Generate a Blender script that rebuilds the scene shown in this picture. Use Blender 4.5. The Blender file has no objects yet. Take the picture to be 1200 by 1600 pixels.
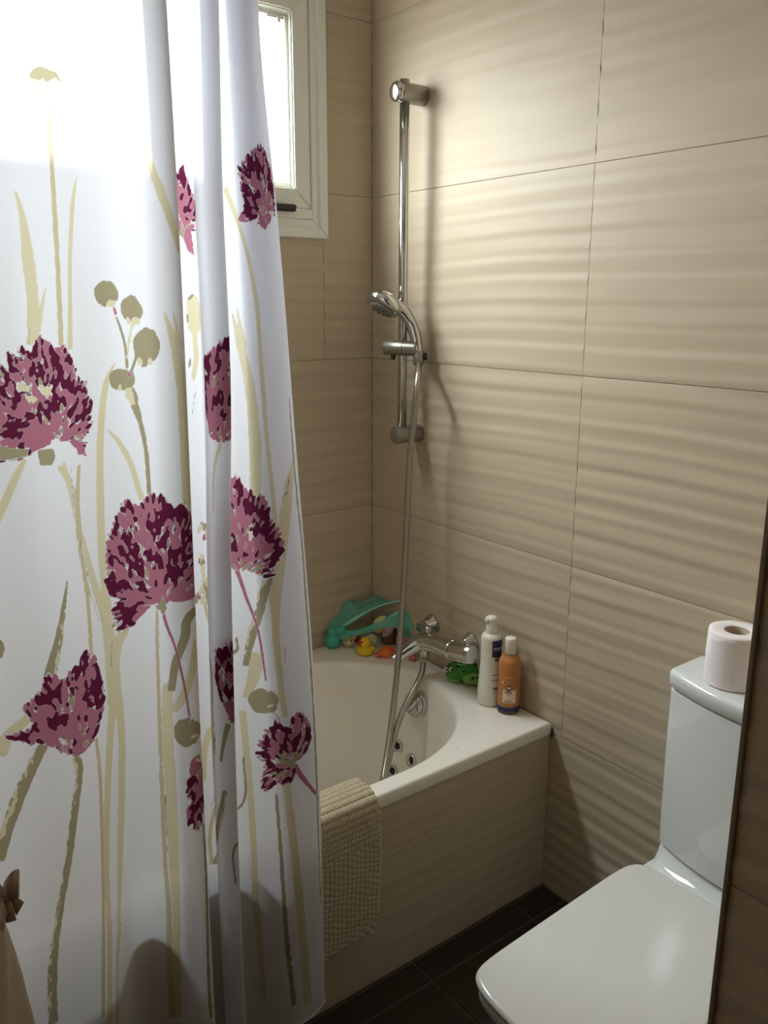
import bpy, bmesh, math, random
import numpy as np
from mathutils import Vector, Matrix
from mathutils.bvhtree import BVHTree

random.seed(7)
R_ = np.random.RandomState(11)
SC = bpy.context.scene
COL = SC.collection

# ------------------------------------------------------------------ camera
FPX = 1324.32
YAW, PITCH, ROLL = 0.652780, 0.2421357, 0.0032443
CAM = np.array([-1.42719, -1.92319, 1.40877])
FW = np.array([math.sin(YAW)*math.cos(PITCH), math.cos(YAW)*math.cos(PITCH), -math.sin(PITCH)])
_r = np.array([math.cos(YAW), -math.sin(YAW), 0.0])
_u = np.cross(_r, FW)
RT = math.cos(ROLL)*_r + math.sin(ROLL)*_u
UP = -math.sin(ROLL)*_r + math.cos(ROLL)*_u
cd = bpy.data.cameras.new('camera')
cd.sensor_fit = 'VERTICAL'; cd.sensor_height = 36.0; cd.lens = FPX*36.0/1600.0
cd.clip_start = 0.02
cam = bpy.data.objects.new('camera', cd); COL.objects.link(cam)
cam.matrix_world = Matrix(((RT[0], UP[0], -FW[0], CAM[0]), (RT[1], UP[1], -FW[1], CAM[1]),
                           (RT[2], UP[2], -FW[2], CAM[2]), (0, 0, 0, 1)))
SC.camera = cam

# ------------------------------------------------------------------ world, light, exposure
w = bpy.data.worlds.new('sky'); SC.world = w; w.use_nodes = True
bg = w.node_tree.nodes['Background']
# bright overcast sky: brighter overhead, paler at the horizon, dull ground below it
_nt = w.node_tree
_tc = _nt.nodes.new('ShaderNodeTexCoord'); _sp = _nt.nodes.new('ShaderNodeSeparateXYZ'); _mr = _nt.nodes.new('ShaderNodeMapRange'); _cr = _nt.nodes.new('ShaderNodeValToRGB')
_mr.inputs['From Min'].default_value = -1.0; _mr.inputs['From Max'].default_value = 1.0
_nt.links.new(_tc.outputs['Generated'], _sp.inputs[0]); _nt.links.new(_sp.outputs['Z'], _mr.inputs['Value']); _nt.links.new(_mr.outputs[0], _cr.inputs[0])
_e = _cr.color_ramp.elements
_e[0].position = 0.0; _e[0].color = (.10, .095, .09, 1)
_e[1].position = 1.0; _e[1].color = (.885, .95, 1.0, 1)
for _p, _v in ((.47, .16), (.52, .43), (.70, .66), (.88, .96)):
    _x = _e.new(_p); _x.color = (_v*.885, _v*.95, _v, 1)
_nt.links.new(_cr.outputs[0], bg.inputs['Color'])
bg.inputs['Strength'].default_value = 52.0
WX0, WX1, WZ0, WZ1 = -1.06, -0.252, 1.700, 2.066          # window glass
pl = bpy.data.lights.new('window_daylight', 'AREA'); pl.shape = 'RECTANGLE'
pl.size = WX1-WX0; pl.size_y = WZ1-WZ0
pl.cycles.is_portal = True
plo = bpy.data.objects.new('window_daylight', pl); COL.objects.link(plo)
plo.location = ((WX0+WX1)/2, 0.032, (WZ0+WZ1)/2); plo.rotation_euler = (-math.pi/2, 0, 0)
SC.view_settings.view_transform = 'Standard'; SC.view_settings.look = 'None'
SC.view_settings.gamma = 1.0; SC.view_settings.use_curve_mapping = False
SC.view_settings.exposure = 0.0
SC.cycles.use_denoising = True
SC.cycles.max_bounces = 14; SC.cycles.diffuse_bounces = 8; SC.cycles.transparent_max_bounces = 16
SC.cycles.transmission_bounces = 10; SC.cycles.glossy_bounces = 6
SC.cycles.sample_clamp_indirect = 20.0

# ------------------------------------------------------------------ pixel -> place helpers
def ray(px, py): return FW*FPX + RT*(px-600) + UP*(800-py)
def at(px, py, ax, v):
    d = ray(px, py); t = (v-CAM[ax])/d[ax]; return CAM+d*t
def atd(px, py, dep):
    return CAM + ray(px, py)*(dep/FPX)
def depth(P): return float((np.array(P)-CAM) @ FW)

# ------------------------------------------------------------------ object helpers
def tag(o, label=None, cat=None, group=None, kind=None):
    if label: o['label'] = label
    if cat: o['category'] = cat
    if group: o['group'] = group
    if kind: o['kind'] = kind
    return o
def rootloc(p):
    while p.parent: p = p.parent
    return np.array(p.location)
def mk(name, V, F, m, parent=None, smooth=True, loc=None):
    V = np.asarray(V, float)
    off = rootloc(parent) if parent is not None else (np.zeros(3) if loc is None else np.array(loc, float))
    me = bpy.data.meshes.new(name)
    me.from_pydata((V-off).tolist(), [], [list(map(int, f)) for f in F])
    me.update()
    if smooth: me.shade_smooth()
    if m: me.materials.append(m)
    o = bpy.data.objects.new(name, me); COL.objects.link(o)
    if parent is not None: o.parent = parent
    elif loc is not None: o.location = loc
    return o
def empty(name, loc, label=None, cat=None, group=None, kind=None):
    o = bpy.data.objects.new(name, None); COL.objects.link(o); o.location = loc
    o.empty_display_size = 0.05
    return tag(o, label, cat, group, kind)
class G:
    """collects several shapes into one mesh"""
    def __init__(s): s.V = []; s.F = []
    def add(s, vf):
        n = len(s.V); s.V += [tuple(v) for v in vf[0]]; s.F += [tuple(i+n for i in f) for f in vf[1]]; return s
def frame(d):
    d = np.array(d, float); d /= np.linalg.norm(d)
    a = np.array([0, 0, 1.0]) if abs(d[2]) < .9 else np.array([1.0, 0, 0])
    x = np.cross(a, d); x /= np.linalg.norm(x); return x, np.cross(d, x), d
def lathe(prof, o, axis=(0, 0, 1), n=32, closed_ends=True):
    """prof: list of (radius, height along axis)"""
    x, y, d = frame(axis); o = np.array(o, float); V = []; F = []
    for r, h in prof:
        for i in range(n):
            a = 2*math.pi*i/n
            V.append(o + d*h + (x*math.cos(a)+y*math.sin(a))*r)
    k = len(prof)
    for j in range(k-1):
        for i in range(n):
            i2 = (i+1) % n
            F.append((j*n+i, j*n+i2, (j+1)*n+i2, (j+1)*n+i))
    if closed_ends:
        F.append(tuple(range(n-1, -1, -1))); F.append(tuple((k-1)*n+i for i in range(n)))
    return V, F
def catmull(P, k=8):
    P = np.array(P, float); Q = np.vstack([2*P[0]-P[1], P, 2*P[-1]-P[-2]]); out = []
    for i in range(1, len(Q)-2):
        p0, p1, p2, p3 = Q[i-1:i+3]
        for t in np.linspace(0, 1, k, endpoint=False):
            out.append(.5*((2*p1)+(-p0+p2)*t+(2*p0-5*p1+4*p2-p3)*t*t+(-p0+3*p1-3*p2+p3)*t**3))
    out.append(Q[-2]); return np.array(out)
def tube(P, r, n=12, caps=True):
    P = np.array(P, float); m = len(P)
    r = np.broadcast_to(np.array(r, float), (m,)) if np.ndim(r) == 0 or len(np.atleast_1d(r)) == m else np.interp(np.linspace(0, 1, m), np.linspace(0, 1, len(r)), r)
    T = np.gradient(P, axis=0); T /= np.linalg.norm(T, axis=1)[:, None]
    x, y, _ = frame(T[0]); V = []; F = []
    for i in range(m):
        x = x - T[i]*(x @ T[i]); x /= np.linalg.norm(x); y = np.cross(T[i], x)
        for j in range(n):
            a = 2*math.pi*j/n; V.append(P[i]+(x*math.cos(a)+y*math.sin(a))*r[i])
    for i in range(m-1):
        for j in range(n):
            j2 = (j+1) % n; F.append((i*n+j, i*n+j2, (i+1)*n+j2, (i+1)*n+j))
    if caps:
        F.append(tuple(range(n-1, -1, -1))); F.append(tuple((m-1)*n+j for j in range(n)))
    return V, F
def box(a, b, bev=0.0, seg=2):
    bm = bmesh.new(); bmesh.ops.create_cube(bm, size=1)
    a = np.array(a, float); b = np.array(b, float); lo = np.minimum(a, b); hi = np.maximum(a, b)
    for v in bm.verts: v.co = Vector((lo+hi)/2 + np.array(v.co)*(hi-lo))
    if bev > 0: bmesh.ops.bevel(bm, geom=bm.edges[:], offset=bev, segments=seg, profile=.6, affect='EDGES')
    V = [tuple(v.co) for v in bm.verts]; bm.verts.index_update()
    F = [tuple(v.index for v in f.verts) for f in bm.faces]; bm.free(); return V, F
def ellipsoid(c, r, n=20, m=12, axis=None, fn=None):
    V = []; F = []; c = np.array(c, float)
    if axis is None: X, Y, Z = np.eye(3)
    else: X, Y, Z = frame(axis)
    for i in range(m+1):
        th = math.pi*i/m
        for j in range(n):
            ph = 2*math.pi*j/n
            u = np.array([math.sin(th)*math.cos(ph), math.sin(th)*math.sin(ph), math.cos(th)])
            if fn: u = u*fn(u)
            V.append(c + X*u[0]*r[0]+Y*u[1]*r[1]+Z*u[2]*r[2])
    for i in range(m):
        for j in range(n):
            j2 = (j+1) % n; F.append((i*n+j, (i+1)*n+j, (i+1)*n+j2, i*n+j2))
    return V, F
def grid(fn, nu, nv, closed_u=False):
    V = [fn(i/(nu if closed_u else nu-1), j/(nv-1)) for j in range(nv) for i in range(nu)]; F = []
    for j in range(nv-1):
        for i in range(nu if closed_u else nu-1):
            i2 = (i+1) % nu; F.append((j*nu+i, j*nu+i2, (j+1)*nu+i2, (j+1)*nu+i))
    return V, F
def autosmooth(o, deg=35):
    me = o.data
    bm = bmesh.new(); bm.from_mesh(me)
    for e in bm.edges:
        if len(e.link_faces) == 2 and e.calc_face_angle(0) > math.radians(deg): e.smooth = False
    bm.to_mesh(me); bm.free(); return o

# ------------------------------------------------------------------ materials
def mat(name, col, rough=.5, metal=0.0, spec=.5, trans=0.0, ior=1.45, coat=0.0, noise=None, bump=None, alpha=1.0):
    m = bpy.data.materials.new(name); m.use_nodes = True; nt = m.node_tree; p = nt.nodes['Principled BSDF']
    p.inputs['Base Color'].default_value = (*col, 1); p.inputs['Roughness'].default_value = rough
    p.inputs['Metallic'].default_value = metal; p.inputs['Specular IOR Level'].default_value = spec
    p.inputs['Transmission Weight'].default_value = trans; p.inputs['IOR'].default_value = ior
    p.inputs['Coat Weight'].default_value = coat; p.inputs['Alpha'].default_value = alpha
    tc = nt.nodes.new('ShaderNodeTexCoord')
    if noise:
        sc, amt, stretch = noise
        mp = nt.nodes.new('ShaderNodeMapping'); mp.inputs['Scale'].default_value = stretch
        nz = nt.nodes.new('ShaderNodeTexNoise'); nz.inputs['Scale'].default_value = sc; nz.inputs['Detail'].default_value = 6
        mx = nt.nodes.new('ShaderNodeMix'); mx.data_type = 'RGBA'
        mx.inputs[6].default_value = (*[c*(1-amt) for c in col], 1)
        mx.inputs[7].default_value = (*[min(1, c*(1+amt)) for c in col], 1)
        nt.links.new(tc.outputs['Object'], mp.inputs['Vector']); nt.links.new(mp.outputs[0], nz.inputs['Vector'])
        nt.links.new(nz.outputs['Fac'], mx.inputs[0]); nt.links.new(mx.outputs[2], p.inputs['Base Color'])
    if bump:
        sc, st = bump
        nb = nt.nodes.new('ShaderNodeTexNoise'); nb.inputs['Scale'].default_value = sc; nb.inputs['Detail'].default_value = 4
        bp = nt.nodes.new('ShaderNodeBump'); bp.inputs['Strength'].default_value = st; bp.inputs['Distance'].default_value = .002
        nt.links.new(tc.outputs['Object'], nb.inputs['Vector']); nt.links.new(nb.outputs['Fac'], bp.inputs['Height'])
        nt.links.new(bp.outputs[0], p.inputs['Normal'])
    return m
M = {}
M['tile'] = mat('beige_wave_tile', (.50, .41, .292), .5, spec=.3, noise=(3.0, .10, (1, 1, 9)))
M['grout'] = mat('beige_grout', (.41, .33, .23), .9, spec=.1, noise=(40, .15, (1, 1, 1)))
M['dark_trim'] = mat('tile_edge_trim', (.24, .19, .13), .45, noise=(20, .1, (1, 1, 1)))
M['floor_tile'] = mat('dark_brown_floor_tile', (.035, .022, .015), .45, noise=(9, .35, (1, 1, 1)), bump=(60, .15))
M['floor_grout'] = mat('floor_grout', (.13, .10, .08), .9, noise=(40, .2, (1, 1, 1)))
M['plaster'] = mat('white_plaster', (.78, .76, .72), .9, noise=(8, .03, (1, 1, 1)))
M['pvc'] = mat('white_painted_frame', (.78, .78, .71), .35, noise=(30, .02, (1, 1, 1)))
M['acrylic'] = mat('white_tub_acrylic', (.87, .83, .74), .12, spec=.5, coat=.3, noise=(5, .01, (1, 1, 1)))
M['ceramic'] = mat('white_glazed_ceramic', (.66, .675, .66), .07, spec=.5, coat=.4, noise=(5, .01, (1, 1, 1)))
M['seat'] = mat('white_seat_plastic', (.60, .59, .56), .16, spec=.5, noise=(5, .01, (1, 1, 1)))
M['chrome'] = mat('polished_chrome', (.58, .58, .555), .12, metal=1.0, noise=(60, .02, (1, 1, 1)))
M['satin'] = mat('satin_chrome', (.33, .31, .27), .36, metal=.85, noise=(60, .04, (1, 1, 1)))
M['hose'] = mat('hose_steel', (.42, .39, .34), .34, metal=1.0, noise=(90, .06, (1, 1, 1)))
M['black'] = mat('black_plastic', (.012, .014, .014), .45, noise=(30, .1, (1, 1, 1)))
M['greyrub'] = mat('grey_nozzle_plate', (.22, .21, .19), .4, noise=(30, .1, (1, 1, 1)))
M['rope'] = mat('knitted_cotton', (.50, .43, .30), .95, spec=.1, noise=(140, .28, (1, 1, 1)), bump=(420, .5))
M['paper'] = mat('toilet_paper', (.82, .76, .76), .95, spec=.1, noise=(25, .04, (1, 1, 1)), bump=(90, .25))
M['card'] = mat('cardboard_core', (.42, .33, .25), .9, noise=(40, .1, (1, 1, 1)))
M['whitepl'] = mat('white_bottle_plastic', (.80, .76, .68), .35, noise=(15, .02, (1, 1, 1)))
M['navy'] = mat('navy_label', (.022, .022, .10), .45, noise=(20, .1, (1, 1, 1)))
M['teal_label'] = mat('teal_label', (.10, .22, .20), .5, noise=(20, .1, (1, 1, 1)))
M['ink'] = mat('dark_ink', (.05, .05, .06), .6, noise=(20, .1, (1, 1, 1)))
M['white_ink'] = mat('white_ink', (.75, .75, .74), .6, noise=(20, .03, (1, 1, 1)))
M['cream_label'] = mat('cream_label', (.78, .62, .45), .55, noise=(30, .04, (1, 1, 1)))
M['gold_ink'] = mat('pale_orange_ink', (.85, .50, .26), .55, noise=(30, .04, (1, 1, 1)))
M['amber'] = mat('orange_bath_gel', (.86, .36, .07), .18, trans=.25, ior=1.36, noise=(12, .05, (1, 1, 1)))
M['clear'] = mat('clear_plastic', (.96, .80, .58), .12, trans=.9, ior=1.2, noise=(12, .02, (1, 1, 1)))
M['duck'] = mat('yellow_rubber', (.83, .58, .02), .4, noise=(20, .06, (1, 1, 1)))
M['orange'] = mat('orange_rubber', (.80, .17, .03), .45, noise=(20, .06, (1, 1, 1)))
M['red'] = mat('red_rubber', (.50, .03, .025), .4, noise=(20, .06, (1, 1, 1)))
M['pink'] = mat('pink_rubber', (.72, .27, .27), .5, noise=(45, .35, (1, 1, 1)))
M['paleyellow'] = mat('pale_yellow_rubber', (.72, .56, .25), .5, noise=(20, .06, (1, 1, 1)))
M['teal'] = mat('teal_rubber', (.06, .40, .31), .3, noise=(20, .08, (1, 1, 1)))
M['brown'] = mat('brown_rubber', (.16, .08, .045), .5, noise=(20, .1, (1, 1, 1)))
M['cream'] = mat('cream_rubber', (.74, .70, .55), .5, noise=(20, .05, (1, 1, 1)))
M['lilac'] = mat('lilac_rubber', (.55, .36, .42), .5, noise=(20, .05, (1, 1, 1)))
M['green'] = mat('green_rubber', (.06, .30, .035), .22, trans=.15, noise=(30, .25, (1, 1, 1)))
M['lime'] = mat('pale_green_rubber', (.22, .46, .09), .25, trans=.15, noise=(30, .15, (1, 1, 1)))
M['darkgreen'] = mat('dark_green_spot', (.008, .05, .012), .4, noise=(30, .2, (1, 1, 1)))
M['eye'] = mat('white_eye', (.85, .85, .82), .3, noise=(30, .02, (1, 1, 1)))
M['cloth'] = mat('beige_cotton', (.56, .48, .38), .9, spec=.1, noise=(30, .06, (1, 1, 1)), bump=(500, .3))
M['ribbon'] = mat('brown_satin_ribbon', (.44, .31, .23), .30, noise=(30, .1, (1, 1, 1)))
M['lace'] = mat('grey_lace', (.42, .36, .28), .85, noise=(120, .45, (1, 1, 1)), bump=(300, .6))
M['caulk'] = mat('white_silicone', (.6, .56, .48), .5, noise=(30, .1, (1, 1, 1)))
M['gap_dark'] = mat('dark_gap_strip', (.06, .05, .035), .8, noise=(60, .4, (1, 1, 1)))

def glass_mat():
    m = bpy.data.materials.new('window_glass'); m.use_nodes = True; nt = m.node_tree; nt.nodes.clear()
    o = nt.nodes.new('ShaderNodeOutputMaterial'); mx = nt.nodes.new('ShaderNodeMixShader')
    t = nt.nodes.new('ShaderNodeBsdfTransparent'); g = nt.nodes.new('ShaderNodeBsdfGlossy'); g.inputs['Roughness'].default_value = .02
    f = nt.nodes.new('ShaderNodeFresnel'); f.inputs['IOR'].default_value = 1.45
    t.inputs[0].default_value = (.97, .98, .97, 1)
    ge = nt.nodes.new('ShaderNodeNewGeometry'); iv = nt.nodes.new('ShaderNodeMath'); iv.operation = 'SUBTRACT'; iv.inputs[0].default_value = 1.0
    mu = nt.nodes.new('ShaderNodeMath'); mu.operation = 'MULTIPLY'
    nt.links.new(ge.outputs['Backfacing'], iv.inputs[1]); nt.links.new(iv.outputs[0], mu.inputs[0]); nt.links.new(f.outputs[0], mu.inputs[1])
    nt.links.new(mu.outputs[0], mx.inputs[0]); nt.links.new(t.outputs[0], mx.inputs[1]); nt.links.new(g.outputs[0], mx.inputs[2])
    nt.links.new(mx.outputs[0], o.inputs[0]); return m
M['glass'] = glass_mat()
def film_mat(name, col, t):
    m = bpy.data.materials.new(name); m.use_nodes = True; nt = m.node_tree; nt.nodes.clear()
    o = nt.nodes.new('ShaderNodeOutputMaterial'); mx = nt.nodes.new('ShaderNodeMixShader')
    tr = nt.nodes.new('ShaderNodeBsdfTransparent'); tr.inputs[0].default_value = (*[min(1, .55+c*.55) for c in col], 1)
    p = nt.nodes.new('ShaderNodeBsdfPrincipled'); p.inputs['Base Color'].default_value = (*col, 1); p.inputs['Roughness'].default_value = .25
    nz = nt.nodes.new('ShaderNodeTexNoise'); nz.inputs['Scale'].default_value = 30
    mr = nt.nodes.new('ShaderNodeMapRange'); mr.inputs['To Min'].default_value = t-.12; mr.inputs['To Max'].default_value = t+.12
    nt.links.new(nz.outputs['Fac'], mr.inputs['Value']); nt.links.new(mr.outputs[0], mx.inputs[0])
    nt.links.new(tr.outputs[0], mx.inputs[2]); nt.links.new(p.outputs[0], mx.inputs[1]); nt.links.new(mx.outputs[0], o.inputs[0])
    return m
M['film'] = film_mat('teal_plastic_film', (.17, .62, .50), .52)
M['filmedge'] = film_mat('teal_bag_lip', (.28, .75, .62), .12)

# ------------------------------------------------------------------ room shell
T = 0.42          # tile height (rows are counted from the floor)
LW, NW, CEIL = -1.62, -2.75, 2.45
PX, PY = -0.70, -1.55                                     # corner of the boxed-out wall by the toilet
def struct(name, vf, m, smooth=False): return tag(mk(name, *vf, m, smooth=smooth), kind='structure')

def wv(h, z, sd):
    """wave relief of the tiles (h along the wall, z up)"""
    h = np.asarray(h, float); z = np.asarray(z, float)
    w1 = .9*np.sin(2.1*h+3.0*z+sd)+.6*np.sin(5.3*h-4.1*z+2.1*sd)+.35*np.sin(11*h+7*z+sd*.7)
    amp = .65+.35*np.sin(3.3*h+9*z+sd*1.7)
    a = np.sin(2*math.pi*z/.037+w1*.95)
    b = np.sin(2*math.pi*z/.071+w1*.6+1.3*np.sin(4*h+sd))
    return .0011*amp*a+.0007*b+.0003*np.sin(2*math.pi*z/.021+2*w1)
tile_n = [0]
def tile(parent, plane, c, sgn, h0, h1, z0, z1, sd, gap=.0006, th=.008, amp=.70, res=.0052, hres=.06):
    """one wavy tile. plane 'x' (normal along x) or 'y'; sgn = direction of the visible face"""
    tile_n[0] += 1
    h0, h1 = min(h0, h1)+gap, max(h0, h1)-gap; z0 += gap; z1 -= gap
    if h1-h0 < .004 or z1-z0 < .004: return
    nu = max(3, int((h1-h0)/hres)+2); nv = max(4, int((z1-z0)/res)+2)
    H = np.linspace(h0, h1, nu); Z = np.linspace(z0, z1, nv)
    HH, ZZ = np.meshgrid(H, Z); D = wv(HH, ZZ, sd)*amp
    e = .0016
    D = np.where((ZZ <= z0+1e-9) | (ZZ >= z1-1e-9) | (HH <= h0+1e-9) | (HH >= h1-1e-9), D-e*.35, D)
    def P(h, z, d):
        return (c+sgn*d, h, z) if plane == 'x' else (h, c+sgn*d, z)
    V = [P(h, z, d) for h, z, d in zip(HH.ravel(), ZZ.ravel(), D.ravel())]
    flip = (plane == 'x') == (sgn < 0)
    F = []
    for j in range(nv-1):
        for i in range(nu-1):
            q = (j*nu+i, j*nu+i+1, (j+1)*nu+i+1, (j+1)*nu+i)
            F.append(q[::-1] if flip else q)
    border = [i for i in range(nu)]+[j*nu+nu-1 for j in range(1, nv)]+[(nv-1)*nu+i for i in range(nu-2, -1, -1)]+[j*nu for j in range(nv-2, 0, -1)]
    n0 = len(V)
    for k in border:
        h, z = HH.ravel()[k], ZZ.ravel()[k]; V.append(P(h, z, -th))
    nb = len(border)
    for k in range(nb):
        k2 = (k+1) % nb; q = (border[k], n0+k, n0+k2, border[k2])
        F.append(q[::-1] if flip else q)
    o = mk('tile', V, F, M['tile'], parent)
    autosmooth(o, 50)
    return o
WALLR = struct('wall_right', box((.004, .062, -.05), (.15, NW, CEIL)), M['grout'])
WALLB = struct('wall_back', box((LW-.15, .004, -.05), (.004, .062, 1.60)), M['grout'])
mk('masonry', *box((LW-.15, .004, 2.12), (.004, .062, CEIL)), M['grout'], WALLB, smooth=False)
mk('masonry', *box((-.185, .004, 1.60), (.004, .062, 2.12)), M['grout'], WALLB, smooth=False)
mk('masonry', *box((LW-.15, .004, 1.60), (-1.13, .062, 2.12)), M['grout'], WALLB, smooth=False)
struct('wall_left', box((LW, .062, -.05), (LW-.15, NW, CEIL)), M['tile'])
struct('wall_near', box((LW-.15, NW, -.05), (.15, NW-.15, CEIL)), M['tile'])
struct('ceiling', box((LW-.15, .062, CEIL), (.15, NW-.15, CEIL+.1)), M['plaster'])
WALLP = struct('wall_partition', box((PX+.009, PY-.004, 0), (.0, NW+.002, CEIL-.002)), M['grout'])
JY = -.7435
for k in range(6):
    z0, z1 = k*T, min((k+1)*T, CEIL)
    if k == 0: cols = [(0, -.30), (-.30, -1.30), (-1.30, PY)]
    else: cols = [(0, JY), (JY, PY)]
    for a, b in cols: tile(WALLR, 'x', 0.0, -1, a, b, z0, z1, 3.1*k+7*a, amp=.80 if k < 3 else .58)
    # partition face
    for a, b in ((PY+.0024, -2.15), (-2.15, NW)): tile(WALLP, 'x', PX, -1, a, b, z0, z1, 1.7*k+5*a)
# partition end that faces the toilet
for k in range(6):
    tile(WALLP, 'y', PY+.004, 1, PX+.0125, 0, k*T, min((k+1)*T, CEIL), 2.2*k+9)
mk('edge_trim', *box((PX-.0035, PY+.0075, 0), (PX+.012, PY+.002, CEIL-.003), .001, 1), M['dark_trim'], WALLP, smooth=False)
# back wall (window opening left free)
OX0, OX1, OZ0, OZ1 = -1.135, -.170, 1.590, 2.155
for k in range(6):
    z0, z1 = k*T, min((k+1)*T, CEIL)
    if k < 3: cols = [(LW, -.90), (-.90, 0)] if k != 0 else [(LW, -1.2), (-1.2, 0)]
    else: cols = None
    if cols:
        for a, b in cols: tile(WALLB, 'y', 0.0, -1, a, b, z0, z1, 4.3*k+3*a+1, amp=1.15)
    elif k == 3:      # 1.26 .. 1.68
        for a, b in ((LW, -1.15), (-1.15, -.157)): tile(WALLB, 'y', 0.0, -1, a, b, z0, OZ0, 9+a, amp=1.15)
        tile(WALLB, 'y', 0.0, -1, -.157, 0, z0, z1, 5.0, amp=1.15)
        tile(WALLB, 'y', 0.0, -1, LW, OX0, OZ0, z1, 9+LW, amp=1.15)
    elif k == 4:      # 1.68 .. 2.10
        tile(WALLB, 'y', 0.0, -1, -.157, 0, z0, z1, 6.0, amp=1.15); tile(WALLB, 'y', 0.0, -1, LW, OX0, z0, z1, 7.0, amp=1.15)
    else:
        tile(WALLB, 'y', 0.0, -1, LW, -.157, OZ1, z1, 8.0, amp=1.15); tile(WALLB, 'y', 0.0, -1, -.157, 0, z0, z1, 8.6, amp=1.15)
# floor
FLOOR = struct('floor', box((LW-.1, .2, -.06), (.1, NW-.1, -.002)), M['floor_grout'])
FT = .311
ys = [-.69, -.780]+[-.780-FT*i for i in range(1, 8)]
fo = 0
for j in range(len(ys)-1):
    off = 0
    xs = [0, -.107]+[-.107-FT*i for i in range(1, 6)]
    for i in range(len(xs)-1):
        x1, x0 = xs[i], max(xs[i+1], LW); y1, y0 = ys[j], max(ys[j+1], NW)
        if x1-x0 < .01 or y1-y0 < .01: continue
        dz = R_.uniform(-.0004, .0004)
        mk('floor_tile', *box((x0+.0016, y0+.0016, -.01), (x1-.0016, y1-.0016, dz), .0015, 1), M['floor_tile'], FLOOR, smooth=False)
# ------------------------------------------------------------------ window
WIN = empty('window_1', ((OX0+OX1)/2, 0, OZ0)); WIN['kind'] = 'structure'
def mitre(x0, x1, z0, z1, wd, y0, y1, name, parent, m=M['pvc'], bev=.0025):
    """four mitred boards of a rectangular frame; outer x0..x1, z0..z1, face width wd"""
    oc = [(x0, z0), (x1, z0), (x1, z1), (x0, z1)]; ic = [(x0+wd, z0+wd), (x1-wd, z0+wd), (x1-wd, z1-wd), (x0+wd, z1-wd)]
    for k in range(4):
        k2 = (k+1) % 4
        quad = [oc[k], oc[k2], ic[k2], ic[k]]
        V = [(p[0], y0, p[1]) for p in quad]+[(p[0], y1, p[1]) for p in quad]
        F = [(0, 1, 2, 3), (7, 6, 5, 4)]+[(a, a+4, (a+1) % 4+4, (a+1) % 4) for a in range(4)]
        bm = bmesh.new(); vs = [bm.verts.new(v) for v in V]
        for f in F: bm.faces.new([vs[i] for i in f])
        bmesh.ops.recalc_face_normals(bm, faces=bm.faces[:])
        bmesh.ops.bevel(bm, geom=bm.edges[:], offset=bev, segments=2, affect='EDGES')
        bm.verts.index_update()
        mk(name, [tuple(v.co) for v in bm.verts], [tuple(v.index for v in f.verts) for f in bm.faces], m, parent, smooth=False); bm.free()
mitre(-1.157, -.148, 1.568, 2.178, .026, -.012, .006, 'outer_frame', WIN)          # casing on the tiles
mitre(-1.131, -.173, 1.593, 2.153, .0195, -.0055, .060, 'inner_frame', WIN, bev=.001)  # jamb
mk('sill_rail', *box((-1.11, -.0085, 1.6135), (-.194, .03, 1.6345), .003), M['pvc'], WIN, smooth=False)
mitre(-1.1105, -.1945, 1.6365, 2.1325, .050, -.004, .045, 'sash', WIN, bev=.004)
mitre(-1.066, -.243, 1.688, 2.080, .010, .010, .040, 'glazing_bead', WIN, bev=.002)
mk('pane', *box((-1.064, .022, 1.690), (-.245, .028, 2.078)), M['glass'], WIN, smooth=False)
hd = G(); hd.add(box((-.40, -.028, 1.627), (-.252, -.012, 1.645), .006)); hd.add(box((-.40, -.012, 1.622), (-.355, .002, 1.650), .003))
mk('handle', hd.V, hd.F, M['black'], WIN)
mk('catch', *box((-.275, .006, 2.055), (-.266, .018, 2.072), .002), M['pvc'], WIN)
mk('stay', *box((-.300, .010, 2.066), (-.255, .016, 2.0685)), M['dark_trim'], WIN)

# ------------------------------------------------------------------ tub
RIM = .447
TX0, TY0 = LW+.004, -.7145
TUB = empty('bathtub', ((TX0)/2, -.36, 0), 'white built-in bathtub with chrome jets behind the flowered curtain', 'bathtub')
def basin_edge(t, ins=0.0, fr=0.0):
    """closed outline of the basin opening, t in 0..1, inset ins"""
    a, b = .34, .305
    x1, x0, cy = -.078-ins, -1.50+ins, -.362
    b = b-ins*.85; a = max(.05, a-ins*.5)
    L = (x1-a)-(x0+a); per = math.pi*math.sqrt((a*a+b*b)/2)
    # 0-.25 right end half, .25-.5 back side, etc (fixed split)
    if t < .4:
        ph = -math.pi/2+t/.4*math.pi; return x1-a+a*math.cos(ph), cy+b*math.sin(ph)
    if t < .5: s = (t-.4)/.1; return x1-a-L*s, cy+b
    if t < .9:
        ph = math.pi/2+(t-.5)/.4*math.pi; return x0+a+a*math.cos(ph), cy+b*math.sin(ph)
    s = (t-.9)/.1; return x0+a+L*s, cy-b
N = 120
ts = []
for k in range(N):
    ts.append(k/N)
loops = []
# underside of lip, outer edge, deck, opening lip, wall, bottom
def rect_pt(p, c):   # project from centre c through p to the tub's outer rectangle
    d = np.array(p)-c; sx = ((TX0-c[0])/d[0] if d[0] < 0 else (-.002-c[0])/d[0]) if abs(d[0]) > 1e-9 else 1e9
    sy = ((TY0-c[1])/d[1] if d[1] < 0 else (-.002-c[1])/d[1]) if abs(d[1]) > 1e-9 else 1e9
    return c+d*min(sx, sy)
cc = np.array([-.80, -.362])
E0 = [np.array(basin_edge(t)) for t in ts]
RP = [rect_pt(p, cc) for p in E0]
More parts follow.
